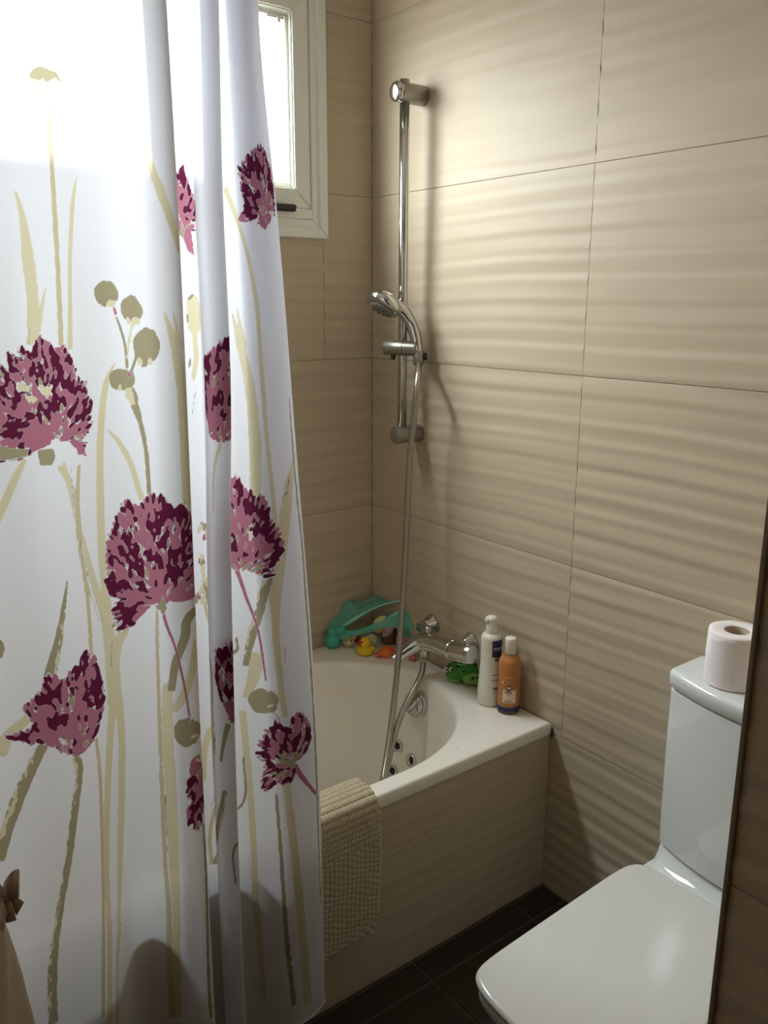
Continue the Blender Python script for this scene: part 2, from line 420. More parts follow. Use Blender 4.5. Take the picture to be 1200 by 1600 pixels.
# snap nearest samples to the rectangle's corners
for cx in (TX0, -.002):
    for cy in (TY0, -.002):
        i = min(range(N), key=lambda i: np.hypot(RP[i][0]-cx, RP[i][1]-cy)); RP[i] = np.array([cx, cy])
def rect_in(p, d):
    return np.array([min(max(p[0], TX0+d), -.002-d), min(max(p[1], TY0+d), -.002-d)])
for zz, dd in ((RIM-.030, .012), (RIM-.030, .001), (RIM-.026, 0), (RIM-.012, 0), (RIM-.005, .001), (RIM-.0015, .0035), (RIM, .008)):
    loops.append([(*rect_in(p, dd), zz) for p in RP])
loops.append([(*(p*.5+q*.5), RIM) for p, q in zip([rect_in(p, .008) for p in RP], E0)])
for ins, dz in ((-.010, 0), (-.004, -.0012), (.001, -.004), (.005, -.010), (.009, -.02), (.02, -.07), (.035, -.14), (.055, -.22), (.08, -.29), (.11, -.335), (.15, -.362), (.20, -.372), (.26, -.375)):
    loops.append([(*basin_edge(t, ins), RIM+dz) for t in ts])
V = [v for l in loops for v in l]; F = []
for j in range(len(loops)-1):
    for i in range(N):
        i2 = (i+1) % N; F.append((j*N+i, j*N+i2, (j+1)*N+i2, (j+1)*N+i))
F.append(tuple((len(loops)-1)*N+i for i in range(N)))
shell = mk('tub_shell', V, F, M['acrylic'], TUB); autosmooth(shell, 50)
tubV = V; tubF = F
tub_bvh = BVHTree.FromPolygons([Vector(v) for v in V], F)
def tub_hit(px, py):
    d = Vector(ray(px, py)).normalized(); h = tub_bvh.ray_cast(Vector(CAM), d)
    n = h[1]; n = -n if n.dot(d) > 0 else n
    return np.array(h[0]), np.array(n)
for px, py, r in ((622, 1165, .0160), (644, 1188, .0175), (614, 1204, .0160)):
    p, n = tub_hit(px, py)
    j = mk('jet', *lathe([(r, -.004), (r*1.05, .004), (r*.95, .008), (r*.75, .0085), (r*.52, .004), (r*.50, -.002)], p, n, 24), M['chrome'], TUB)
    mk('nozzle', *lathe([(r*.52, .0005), (r*.40, .0025), (r*.1, .0035)], p, n, 16), M['black'], j)
p, n = tub_hit(654, 1099)
n = n*.8+np.array([-.55, -.25, .1]); n /= np.linalg.norm(n)
knb = mk('overflow_knob', *lathe([(.034, -.016), (.0345, .010), (.034, .016), (.032, .020), (.030, .0205)], p, n, 32), M['chrome'], TUB)
x_, y_, d_ = frame(n)
kg = G(); kg.add(lathe([(.0295, .0205), (.028, .026), (.022, .0295), (.006, .0305)], p, n, 32))
kg.add(tube([p+d_*.026-(x_*.5+y_*.8)*.024, p+d_*.038, p+d_*.026+(x_*.5+y_*.8)*.024], [.006, .011, .006], 10))
mk('grip', kg.V, kg.F, M['chrome'], knb)

# tiled front of the tub
WALLT = struct('wall_tub', box((LW+.002, -.692, 0), (-.002, -.708, .413)), M['grout'])
WALLT.data.transform(Matrix.Identity(4))
for z0, z1 in ((0, .304), (.304, .414)):
    for a, b in ((LW+.002, -1.0), (-1.0, 0)):
        tile(WALLT, 'y', -.712+.003, -1, a, b, z0, z1, 12+4*a+z0*9, th=.004, amp=.35)
mk('gap_strip', *tube([(-.003, -.717, .434), (-.003, -.719, .424), (-.003, -.718, .41)], [.0015, .003, .0015], 8), M['gap_dark'], WALLT)  # small dark strip standing in for the gap at the tub corner
mk('floor_joint', *box((LW+.002, -.713, 0), (-.002, -.7165, .003)), M['floor_grout'], WALLT, smooth=False)

# ------------------------------------------------------------------ shower rail
SY = -.2085; SXR = -.058
RAIL = empty('shower_rail', (0, SY, 1.08), 'chrome vertical shower rail with two satin brackets on the right wall', 'shower rail')
mk('pole', *tube([(SXR, SY, 1.045+.03), (SXR, SY, 1.922)], .0118, 20), M['chrome'], RAIL)
for z, up in ((1.893, 1), (1.075, 0)):
    b = mk('bracket', *lathe([(.0225, 0), (.0230, .004), (.0230, .078), (.0220, .081), (.019, .0825)], (0, SY, z), (-1, 0, 0), 28), M['satin'], RAIL)
    autosmooth(b, 40)
    if up: mk('end_cap', *lathe([(.0231, .076), (.0233, .083), (.0205, .0880), (.013, .0905), (.004, .0915)], (0, SY, z), (-1, 0, 0), 28), M['chrome'], b)
sp = np.array([SXR, SY, 1.300])
sl = mk('slider', *lathe([(.0165, -.046), (.0190, -.043), (.0193, .010), (.0180, .0105), (.0180, .0115), (.0193, .012), (.0187, .046), (.016, .048)], sp+np.array([-.006, 0, -.003]), (.40, -.90, 0), 28), M['satin'], RAIL)
autosmooth(sl, 40)
mk('release_button', *lathe([(.006, 0), (.006, .012), (.005, .014)], sp+np.array([-.016, .018, -.018]), (0, 0, -1), 14), M['black'], sl)
hold = atd(654, 557, depth(sp)-.02)
mk('holder', *lathe([(.011, -.022), (.0135, -.018), (.0145, .010), (.0125, .014)], hold, (0.05, 0.0, 1), 20), M['satin'], sl)
mk('clip', *lathe([(.009, 0), (.010, .004), (.008, .007)], hold+np.array([.010, -.010, 0]), (.7, -.7, 0), 16), M['black'], sl)
# hand shower
dh = depth(hold)
hp = [atd(654, 556, dh), atd(652, 540, dh), atd(648, 522, dh), atd(641, 503, dh+.0), atd(631, 487, dh-.01), atd(618, 476, dh-.02)]
HS = empty('hand_shower', hp[0], 'chrome hand shower head clipped to the slider of the vertical rail', 'hand shower')
hc = catmull(hp, 8)
mk('handle', *tube(hc, [.0100, .0140, .0150, .0150, .0160, .0170], 18), M['chrome'], HS)
mk('collar', *lathe([(.009, -.012), (.0095, 0), (.0085, .003)], hp[0], hp[0]-hp[1], 18), M['satin'], HS)
fn_ = -UP*.84-RT*.42-FW*.12; fn_ /= np.linalg.norm(fn_)                            # the way the spray face looks
hcn = atd(600, 476, dh-.03)
hd_ = mk('head', *lathe([(.004, -.031), (.018, -.029), (.032, -.023), (.042, -.013), (.0465, -.001), (.0460, .006), (.042, .0115), (.034, .014), (.0325, .0132)], hcn, fn_, 36), M['chrome'], HS)
mk('spray_plate', *lathe([(.0325, .0128), (.030, .0165), (.014, .0178), (.002, .0180)], hcn, fn_, 30), M['greyrub'], hd_)
x_, y_, d_ = frame(fn_); ng = G()
for k in range(9):
    a = k/9*2*math.pi; ng.add(lathe([(.0022, .014), (.0022, .0185), (.0012, .0195)], hcn+(x_*math.cos(a)+y_*math.sin(a))*.021, fn_, 8))
for k in range(5):
    a = k/5*2*math.pi; ng.add(lathe([(.0022, .015), (.0022, .0190), (.0012, .0200)], hcn+(x_*math.cos(a)+y_*math.sin(a))*.010, fn_, 8))
tag(mk('nozzles', ng.V, ng.F, M['black'], hd_), kind='stuff')

# ------------------------------------------------------------------ bath mixer
MIX = empty('bath_mixer', (0, -.355, .555), 'chrome thermostatic bath mixer tap on the wall above the tub rim', 'tap')
E1, E2 = np.array([0, -.277, .559]), np.array([0, -.432, .556])
body = catmull([(-.072, -.512, .566), (-.0745, -.475, .561), (-.0765, -.440, .556), (-.079, -.400, .555), (-.083, -.365, .553), (-.092, -.340, .5485), (-.110, -.327, .537), (-.135, -.318, .521), (-.163, -.311, .5035)], 8)
n3 = 17
mk('tap_body', *tube(body[n3-2:], [.0245, .0250, .0250, .0248, .0238, .0215, .0185, .0160, .0148], 24), M['chrome'], MIX)
hb = body[:n3-2]
hk = mk('temperature_handle', *tube(hb, [.0225, .0255, .0262, .0264, .0264, .0262, .0258], 24), M['chrome'], MIX); autosmooth(hk, 40)
mk('stop_button', *box(hb[2]+np.array([-.004, .004, .023]), hb[6]+np.array([.004, -.004, .029]), .002), M['chrome'], hk)
for e, bdy in ((E1, (-.078, -.352, .566)), (E2, (-.074, -.440, .566))):
    mk('escutcheon', *lathe([(.0265, 0), (.0265, .003), (.0235, .010), (.0185, .020), (.0155, .027), (.0145, .030)], e, (-1, 0, 0), 30), M['chrome'], MIX)
    q = e+np.array([-.028, 0, 0]); bdy = np.array(bdy)
    mk('connector', *tube(catmull([q, q+np.array([-.014, -.002, 0]), (q+bdy)/2+np.array([-.008, 0, .006]), bdy], 6), [.0145, .0145, .0150, .0160], 18), M['chrome'], MIX)
mk('diverter', *lathe([(.0105, 0), (.0105, .014), (.008, .019), (.003, .020)], (-.080, -.352, .573), (0, 0, 1), 16), M['chrome'], MIX)
mk('hose_outlet', *lathe([(.0145, 0), (.0145, .012), (.0115, .016), (.0115, .030)], (-.083, -.342, .532), (0, 0, -1), 18), M['chrome'], MIX)

# hose
hz = [atd(655, 566, dh), at(652, 600, 0, -.085), at(646, 660, 0, -.09), at(640, 720, 0, -.095), at(634, 850, 0, -.11), at(629, 940, 0, -.13), at(622, 1030, 0, -.16), at(614, 1110, 0, -.20), at(606, 1170, 0, -.25), at(599, 1214, 0, -.295),
      at(592, 1245, 0, -.34)+np.array([0, 0, 0]), at(588, 1262, 0, -.33), at(592, 1252, 0, -.30), at(602, 1212, 0, -.27), at(608, 1185, 0, -.245), at(616, 1150, 0, -.215), at(629, 1112, 0, -.175), at(643, 1085, 0, -.14), at(652, 1068, 0, -.115), at(659, 1050, 0, -.095), at(661.5, 1035, 0, -.083)]
HOSE = mk('shower_hose', *tube(catmull(hz, 10), .0078, 14), M['hose'], loc=hz[0])
tag(HOSE, 'grey metal shower hose hanging from the hand shower into the tub', 'hose')

# ------------------------------------------------------------------ text helper (mapped on a bottle)
def text_vf(s, size):
    c = bpy.data.curves.new('t', 'FONT'); c.body = s; c.size = size; c.align_x = 'LEFT'; c.resolution_u = 2
    o = bpy.data.objects.new('t', c); COL.objects.link(o)
    me = o.evaluated_get(bpy.context.evaluated_depsgraph_get()).to_mesh()
    V = [tuple(v.co) for v in me.vertices]; F = [tuple(p.vertices) for p in me.polygons]
    bpy.data.objects.remove(o); bpy.data.curves.remove(c); return V, F
def wrap(vf, c, rfun, a0, z0, lift=.0004):
    """flat x,y mapped to angle, height on a lathe around c; a0 = start angle (towards the right it grows clockwise seen from above)"""
    V = []
    for v in vf[0]:
        z = z0+v[1]; r = rfun(z)+lift; a = a0+v[0]/max(r, .005)
        V.append((c[0]+r*math.cos(a), c[1]+r*math.sin(a), z))
    return V, vf[1]
def patch(w_, h_, nx=12, ny=2, cut=0):
    V = []; F = []
    for j in range(ny+1):
        for i in range(nx+1):
            y = h_*j/ny
            if cut and j == 0: y += cut*(i/nx)*1.0
            V.append((w_*i/nx, y, 0))
    for j in range(ny):
        for i in range(nx): F.append((j*(nx+1)+i, j*(nx+1)+i+1, (j+1)*(nx+1)+i+1, (j+1)*(nx+1)+i))
    return V, F
def face_angle(c):   # angle on the bottle that looks at the camera
    return math.atan2(CAM[1]-c[1], CAM[0]-c[0])

# pump bottle
pc = np.array([-.0455, -.5495]); PB = empty('pump_bottle', (*pc, RIM), 'white pump bottle with navy label on the tub rim, behind the orange bottle', 'bottle')
prof = [(r*1.14, h) for r, h in [(.0235, 0), (.0262, .002), (.0265, .010), (.0262, .014), (.0268, .015), (.0268, .03), (.0258, .055), (.0238, .085), (.0222, .110), (.0218, .135), (.0224, .160), (.0224, .172), (.0212, .178), (.0180, .182), (.0125, .184)]]
bo = mk('bottle', *lathe(prof, (*pc, RIM), n=40), M['whitepl'], PB)
rp = lambda z: float(np.interp(z-RIM, [h for r, h in prof], [r for r, h in prof]))
mk('collar', *lathe([(.0140, .183), (.0145, .185), (.0145, .200), (.0138, .2035), (.0132, .205)], (*pc, RIM), n=28), M['whitepl'], PB)
ph = G(); ph.add(lathe([(.0132, .205), (.0138, .207), (.0138, .211), (.0125, .213), (.009, .214)], (*pc, RIM), n=24))
hdv, hdf = ellipsoid((pc[0]-.001, pc[1], RIM+.2195), (.0140, .0135, .0090), 20, 12); ph.add((hdv, hdf))
nz = [(pc[0]-.004, pc[1]+.004, RIM+.220), (pc[0]-.008, pc[1]+.004, RIM+.2205), (pc[0]-.012, pc[1]+.004, RIM+.2185), (pc[0]-.0135, pc[1]+.004, RIM+.214)]
ph.add(tube(catmull(nz, 4), [.0080, .0075, .0068, .0058], 12)); mk('pump_head', ph.V, ph.F, M['whitepl'], PB)
fa = face_angle(pc)
aL = fa+.10
lb = mk('label', *wrap(patch(.056, .042, 16, 3, cut=-.007), pc, rp, aL, RIM+.130), M['navy'], bo)
mk('lettering', *wrap(text_vf('mustela', .0150), pc, rp, aL+.11, RIM+.147, .0008), M['white_ink'], bo)
mk('label_flag', *wrap(patch(.032, .009, 10, 1), pc, rp, aL+.28, RIM+.118), M['teal_label'], bo)
lg = G()
for zz, xw in ((.083, .030), (.069, .028)):
    for k in range(7):
        lg.add(wrap(patch(.0026+.001*(k % 2), .0024, 2, 1), pc, rp, aL+.05+k*.16, RIM+zz))
lg.add(wrap(patch(.03, .0008, 8, 1), pc, rp, aL+.1, RIM+.040)); tag(mk('fine_print', lg.V, lg.F, M['ink'], bo), kind='stuff')
mk('print_block', *wrap(patch(.028, .006, 8, 1), pc, rp, aL+.15, RIM+.046), M['teal_label'], bo)

# orange bottle
oc_ = np.array([-.040, -.6085]); OB = empty('gel_bottle', (*oc_, RIM), 'clear bottle of orange bath gel with white cap on the tub rim corner', 'bottle')
prof2 = [(r*1.26, h) for r, h in [(.0195, 0), (.0212, .0015), (.0216, .006), (.0214, .010), (.0213, .060), (.0212, .118), (.0208, .128), (.0185, .138), (.0140, .146), (.0108, .1505), (.0105, .153)]]
ro = lambda z: float(np.interp(z-RIM, [h for r, h in prof2], [r for r, h in prof2]))
ob = mk('bottle', *lathe(prof2, (*oc_, RIM), n=40), M['clear'], OB)
mk('gel', *lathe([(r*1.2, h) for r, h in [(.0195, .006), (.0212, .010), (.0212, .118), (.0207, .1275), (.0180, .1355), (.0150, .1400)]], (*oc_, RIM), n=40), M['amber'], OB)
cp = mk('cap', *lathe([(.0130, .1505), (.0136, .151), (.0136, .184), (.0132, .1875), (.0115, .1893), (.003, .1897)], (*oc_, RIM), n=32), M['whitepl'], OB)
fo_ = face_angle(oc_)
mk('band', *wrap(patch(.092, .0105, 24, 1), oc_, ro, fo_-1.75, RIM+.0085), M['navy'], ob)
mk('paper_label', *wrap(patch(.0330, .033, 12, 1), oc_, ro, fo_-.55, RIM+.0315), M['cream_label'], ob)
tg = G()
for (zz, x0, w_, h_) in ((.0575, .004, .017, .0028), (.0525, .007, .011, .0010), (.0360, .0045, .016, .0016), (.0335, .004, .018, .0008)):
    tg.add(wrap(patch(w_, h_, 6, 1), oc_, ro, fo_-.55+x0/.0216, RIM+zz, .0008))
tg.add(wrap(patch(.010, .004, 4, 1), oc_, ro, fo_-.20, RIM+.0625, .0008)); tg.add(wrap(patch(.0075, .003, 4, 1), oc_, ro, fo_-.14, RIM+.0740, .0008))
tag(mk('label_print', tg.V, tg.F, M['ink'], ob), kind='stuff')
mk('printed_face', *wrap(patch(.006, .0055, 4, 1), oc_, ro, fo_-.10, RIM+.0675, .0008), M['white_ink'], ob)
kg = G()
for k in range(7): kg.add(wrap(patch(.0017, .0022+.0006*(k % 2), 1, 1), oc_, ro, fo_-.45+k*.14, RIM+.0965))
kg.add(wrap(patch(.006, .006, 2, 1), oc_, ro, fo_-.72, RIM+.0805)); tag(mk('pale_lettering', kg.V, kg.F, M['gold_ink'], ob), kind='stuff')
sg = G()
for a, z in ((.75, .087), (.55, .083), (.78, .071), (.80, .052), (.78, .040), (-.42, .081)): sg.add(wrap(patch(.002, .003, 1, 1), oc_, ro, fo_+a, RIM+z))
tag(mk('printed_specks', sg.V, sg.F, M['brown'], ob), kind='stuff') 

# green toy
gd = depth((-.03, -.41, RIM))
tc_ = np.array([-.040, -.403, RIM+.022])
TUR = empty('green_bath_toy', (tc_[0], tc_[1], RIM), 'green rubber bath toy animal with dark spots, left of the pump bottle', 'toy')
ax = RT*.92-FW*.15; ax[2] = 0; ax /= np.linalg.norm(ax); sd_ = np.array([-ax[1], ax[0], 0])
ctr = at(722, 1053, 2, RIM+.020)
TUR.location = (ctr[0], ctr[1], RIM)
def tp(a, b, c): return ctr+ax*a+sd_*b+np.array([0, 0, c])
mk('body', *ellipsoid(tp(.006, 0, .000), (.0185, .0185, .034), 24, 14, axis=ax), M['green'], TUR)
mk('head', *ellipsoid(tp(-.0135, -.003, -.001), (.0170, .0168, .0160), 20, 12, axis=ax), M['green'], TUR)
mk('chin', *ellipsoid(tp(-.012, -.006, -.010), (.010, .014, .014), 16, 10, axis=ax), M['lime'], TUR)
for s in (-.0065, .0055):
    ec = tp(-.0135, -.003, -.001)+(-RT*.62-FW*.72+UP*.30)*.0158+RT*(s*.75)+FW*abs(s+.0005)*.0
    e = mk('eye', *ellipsoid(ec, (.0042, .0042, .0045)), M['eye'], TUR)
    mk('pupil', *ellipsoid(ec-FW*.0028+RT*.0003, (.0024, .0024, .0026), 12, 8), M['ink'], e)
mk('flipper', *ellipsoid(tp(.020, -.019, -.006), (.0065, .011, .019), 16, 10, axis=ax+np.array([0, 0, .1])), M['lime'], TUR)
mk('flipper', *ellipsoid(tp(.016, .019, -.008), (.0065, .011, .019), 16, 10, axis=ax), M['lime'], TUR)
mk('tail', *ellipsoid(tp(.041, 0, .002), (.011, .005, .016), 16, 10, axis=ax+np.array([0, 0, .45])), M['green'], TUR)
for a, b, c in ((-.002, -.006, .0165), (.012, -.008, .0165), (.024, -.006, .0150), (.004, -.0155, .006), (.020, -.0255, -.002), (.028, -.0235, -.001), (-.012, -.002, .0150), (.034, -.009, .009), (-.006, -.011, .0125)):
    mk('spot', *ellipsoid(tp(a, b, c), (.0034, .0034, .0022), 10, 6), M['darkgreen'], TUR)

# ------------------------------------------------------------------ bath toys in the corner
def onrim(px, py): return at(px, py, 2, RIM)
def toy(name, px, py, label): return empty(name, onrim(px, py), label, 'toy')
# yellow duck
q = onrim(571, 1022); DK = toy('rubber_duck', 571, 1022, 'yellow rubber duck standing on the tub rim in front of the teal bag')
mk('body', *lathe([(.004, .001), (.0125, .0015), (.0165, .006), (.0170, .010), (.0145, .0145), (.008, .0165)], q, n=24), M['duck'], DK)
mk('head', *ellipsoid(q+RT*.000+np.array([0, 0, .0235]), (.0105, .0105, .0105), 20, 12), M['duck'], DK)
bk = q-RT*.0105-FW*.004+np.array([0, 0, .0235])
mk('beak', *ellipsoid(bk, (.0045, .0045, .0055), 14, 8), M['red'], DK)
mk('eye', *ellipsoid(q-RT*.0055-FW*.0085+np.array([0, 0, .0255]), (.0017, .0017, .0019), 10, 6), M['ink'], DK)
mk('wing', *ellipsoid(q+RT*.013-FW*.003+np.array([0, 0, .011]), (.005, .006, .005), 12, 8), M['duck'], DK)
# pale yellow toy
q = onrim(545, 1010); LN = toy('lion_toy', 545, 1010, 'pale yellow little animal toy between the teal toy and the duck')
mk('body', *ellipsoid(q+np.array([0, 0, .0105]), (.0125, .0125, .0105), 20, 12), M['paleyellow'], LN)
mk('muzzle', *ellipsoid(q-FW*.011+np.array([0, 0, .009]), (.0045, .004, .004), 12, 8), M['cream'], LN)
for s in (-.005, .005): mk('eye', *ellipsoid(q-FW*.0108+RT*s+np.array([0, 0, .0145]), (.0013, .0013, .0015), 8, 6), M['ink'], LN)
for s in (-.010, .010): mk('ear', *ellipsoid(q+RT*s+np.array([0, 0, .018]), (.004, .004, .004), 10, 6), M['paleyellow'], LN)
# orange crab
q = onrim(605, 1026)+FW*.004; CR = empty('crab_toy', q, 'flat orange rubber crab toy on the tub rim beside the duck', 'toy')
cg = ellipsoid(q+np.array([0, 0, .009]), (.0165, .0150, .0105), 24, 12, fn=lambda u: 1+.05*math.sin(6*math.atan2(u[1], u[0])))
mk('shell', *cg, M['orange'], CR)
for s, dz, L in ((-1, .004, .010), (-1, .003, .003), (1, .003, .008)):
    a = q+RT*s*.010+np.array([0, 0, .006])-FW*(.006+L*.2); b = a+RT*s*.011-FW*.004-np.array([0, 0, .003])
    mk('leg', *tube([a, (a+b)/2+np.array([0, 0, .002]), b], [.0045, .0035, .0012], 8), M['orange'], CR)
mk('claw', *tube([q-RT*.012-FW*.003+np.array([0, 0, .007]), q-RT*.018-FW*.006+np.array([0, 0, .006]), q-RT*.023-FW*.005+np.array([0, 0, .007])], [.004, .004, .0012], 8), M['red'], CR)
# teal toy
q = onrim(520, 1012); TL = toy('teal_toy', 520, 1012, 'teal rounded rubber toy at the left end of the bag')
mk('body', *ellipsoid(q+np.array([0, 0, .0145]), (.0150, .0150, .0145), 22, 14), M['teal'], TL)
mk('head', *ellipsoid(q+RT*.002+FW*.004+np.array([0, 0, .032]), (.0130, .0125, .0105), 20, 12), M['teal'], TL)
mk('trunk', *tube(catmull([q+RT*.008+np.array([0, 0, .034]), q+RT*.018+np.array([0, 0, .036]), q+RT*.026+FW*.005+np.array([0, 0, .030])], 5), [.009, .008, .006], 12), M['teal'], TL)
# things in and in front of the bag
q = onrim(558, 1006); RD = toy('red_toy', 558, 1006, 'small red toy peeking out between duck and pale yellow toy')
mk('body', *ellipsoid(q+FW*.006+np.array([0, 0, .014]), (.007, .007, .012), 16, 10), M['red'], RD); mk('nose', *ellipsoid(q+np.array([0, 0, .010]), (.003, .003, .003), 10, 6), M['brown'], RD)
bd = depth(onrim(600, 1012))
q = atd(592, 985, bd+.005); FS = empty('fish_toy', q, 'yellow and cream toy tilted under the lip of the teal bag', 'toy')
fax = RT*.55+UP*.75-FW*.2
mk('body', *ellipsoid(atd(594, 978, bd+.005), (.0135, .016, .021), 20, 12, axis=fax), M['paleyellow'], FS)
mk('collar', *ellipsoid(atd(583, 996, bd-.002), (.010, .012, .012), 16, 10, axis=fax), M['cream'], FS)
mk('back', *ellipsoid(atd(603, 985, bd+.004), (.007, .010, .020), 16, 10, axis=fax), M['lilac'], FS)
q = onrim(608, 1008); BR = toy('brown_toy', 608, 1008, 'dark brown toy lying behind the orange crab')
mk('body', *ellipsoid(q+FW*.010+np.array([0, 0, .020]), (.020, .017, .020), 20, 12), M['brown'], BR)
mk('ear', *ellipsoid(q+FW*.008-RT*.012+np.array([0, 0, .036]), (.006, .005, .006), 12, 8), M['brown'], BR)
q = onrim(628, 1013); PK = toy('pink_toy', 628, 1013, 'pink crumpled toy behind the hose and crab')
mk('body', *ellipsoid(q+np.array([0, 0, .020]), (.012, .012, .021), 20, 14, fn=lambda u: 1+.12*math.sin(9*u[0]+4*u[2])*math.cos(7*u[1])), M['pink'], PK)
mk('arm', *ellipsoid(q+RT*.014-UP*.0+np.array([0, 0, .026]), (.009, .008, .010), 14, 10), M['pink'], PK)
q = onrim(645, 1031)+RT*.0; PK2 = empty('pink_ball', q, 'small rose pink toy on the rim under the tap spout', 'toy')
mk('ball', *ellipsoid(q+np.array([0, 0, .0085]), (.0115, .0105, .0085), 18, 12, fn=lambda u: 1+.10*math.sin(10*u[0])*math.sin(9*u[1]+2)), M['pink'], PK2)
mk('swirl', *tube([q-FW*.009+RT*(.005*math.cos(t))+np.array([0, 0, .009+.005*math.sin(t)]) for t in np.linspace(0, 5.2, 14)], .0013, 8), M['red'], PK2)
for t_, f_ in ((TUR, 1.5), (DK, 1.5), (LN, 1.45), (CR, 1.5), (TL, 1.5), (RD, 1.4), (FS, 1.35), (BR, 1.35), (PK, 1.4), (PK2, 1.35)): t_.scale = (f_, f_, f_)
# the plastic bag
cdp = depth((0, 0, .5))
BAG = empty('plastic_bag', (-.06, -.06, RIM), 'translucent teal plastic bag of bath toys lying open in the tub corner', 'bag')
def sheet(rows, name, m, nu=40, nv=14, wr=.0022, sd=0.):
    R = [catmull([atd(*p) for p in r], 12) for r in rows]
    R = [np.array([[np.interp(t, np.linspace(0, 1, len(r)), r[:, k]) for k in range(3)] for t in np.linspace(0, 1, nu)]) for r in R]
    A = np.array(R); out = np.array([catmull(A[:, i], max(2, nv//max(1, len(rows)-1))) for i in range(nu)]).transpose(1, 0, 2)
    nvv = out.shape[0]
    V = []
    for j in range(nvv):
        for i in range(nu):
            e = min(1, 4*min(i/(nu-1), 1-i/(nu-1)), 4*min(j/(nvv-1), 1-j/(nvv-1))+.1)
            V.append(out[j, i]+(UP*math.sin(i*.55+j*.8+sd)+FW*math.sin(i*.9-j*.5+2+sd))*wr*e)
    F = [(j*nu+i, j*nu+i+1, (j+1)*nu+i+1, (j+1)*nu+i) for j in range(nvv-1) for i in range(nu-1)]
    return mk(name, V, F, m, BAG)
a, b, c = cdp-.07, cdp-.11, cdp-.15
c0 = depth(onrim(520, 1012))
sheet([[(510, 1012, c0), (512, 985, c0), (523, 958, a), (538, 935, a), (562, 940, cdp-.05), (586, 931, cdp-.035), (620, 938, cdp-.06), (655, 941, cdp-.12)],
       [(512, 1013, c0-.005), (520, 990, c0-.01), (530, 966, a-.02), (545, 950, a-.02), (566, 950, a-.02), (590, 943, a-.02), (618, 940, a-.03), (645, 946, cdp-.14)],
       [(516, 1015, c0-.012), (524, 992, c0-.02), (534, 982, b), (550, 972, b), (568, 961, b), (588, 950, b), (608, 943, b), (632, 942, b-.02)]], 'back_film', M['film'], sd=1.)
sheet([[(527, 985, b-.01), (545, 985, b-.02), (565, 982, b-.035), (590, 972, b-.045), (612, 960, b-.045), (632, 950, b-.03)],
       [(526, 990, b-.012), (546, 990, b-.028), (568, 988, b-.045), (594, 980, b-.055), (618, 968, b-.055), (640, 962, b-.04)],
       [(524, 999, b-.02), (540, 998, b-.03), (556, 994, b-.045), (580, 988, b-.055), (604, 980, b-.06), (650, 985, b-.05)]], 'front_film', M['film'], sd=3.)
sheet([[(609, 968, b-.03), (625, 960, b-.03), (640, 955, b-.03), (655, 944, cdp-.13)],
       [(622, 985, b-.035), (632, 985, b-.03), (642, 982, b-.03), (652, 975, cdp-.14)],
       [(632, 996, b-.035), (640, 997, b-.03), (645, 997, b-.03), (649, 994, cdp-.15)]], 'side_film', M['film'], nu=18, nv=10, sd=5.)
lp = catmull([atd(*p) for p in [(528, 986, b-.01), (545, 976, b), (560, 966, b), (580, 954, b), (600, 945, b), (622, 941, b-.01), (640, 941, b-.02)]], 6)
V = []; F = []
for k, p in enumerate(lp):
    wd = .006+.003*math.sin(k*.2); V += [p-UP*.001, p+UP*wd*1.1-FW*.001, p+UP*wd*1.1+FW*.001, p-UP*.001+FW*.001]
for k in range(len(lp)-1):
    for e in range(4): F.append((4*k+e, 4*k+(e+1) % 4, 4*k+4+(e+1) % 4, 4*k+4+e))
mk('upper_lip', V, F, M['filmedge'], BAG)
lp = catmull([atd(*p) for p in [(528, 986, b-.012), (548, 987, b-.022), (568, 983, b-.037), (592, 973, b-.047), (614, 960, b-.047), (634, 951, b-.032)]], 6)
V = []; F = []
for k, p in enumerate(lp):
    wd = .0075; V += [p-UP*wd, p+UP*.001, p+UP*.001+FW*.001, p-UP*wd+FW*.001]
for k in range(len(lp)-1):
    for e in range(4): F.append((4*k+e, 4*k+(e+1) % 4, 4*k+4+(e+1) % 4, 4*k+4+e))
mk('lower_lip', V, F, M['filmedge'], BAG)

# ------------------------------------------------------------------ toilet
CY = -1.262
TO = empty('toilet', (-.35, CY, 0), 'white close-coupled toilet with square closed lid against the right wall', 'toilet')
def slab(outline, z0, z1, bev, inset=0, dome=0.0):
    """rounded-edge plate from an outline [(x,y)]; levels with quarter-round top edge"""
    O = np.array(outline); c = O.mean(0); n = len(O); L = []
    T_ = np.roll(O, -1, 0)-np.roll(O, 1, 0); T_ /= np.linalg.norm(T_, axis=1)[:, None]; Nn = np.stack([T_[:, 1], -T_[:, 0]], 1)
    if ((Nn*(O-c)).sum(1)).mean() < 0: Nn = -Nn
    for ins, z in [(bev*.6+inset, z0), (inset, z0+bev*.6)]+[(bev*(1-math.cos(a)), z1-bev+bev*math.sin(a)) for a in np.linspace(0, math.pi/2, 6)]:
        L.append([(*(O[i]-Nn[i]*ins), z) for i in range(n)])
    top = O-Nn*bev
    for s in (.8, .5, .2): L.append([(*(c+(top[i]-c)*s), z1+dome*(1-s*s)) for i in range(n)])
    V = [v for l in L for v in l]; F = [tuple(range(n-1, -1, -1))]
    for j in range(len(L)-1):
        for i in range(n): F.append((j*n+i, j*n+(i+1) % n, (j+1)*n+(i+1) % n, (j+1)*n+i))
    F.append(tuple((len(L)-1)*n+i for i in range(n))); return V, F
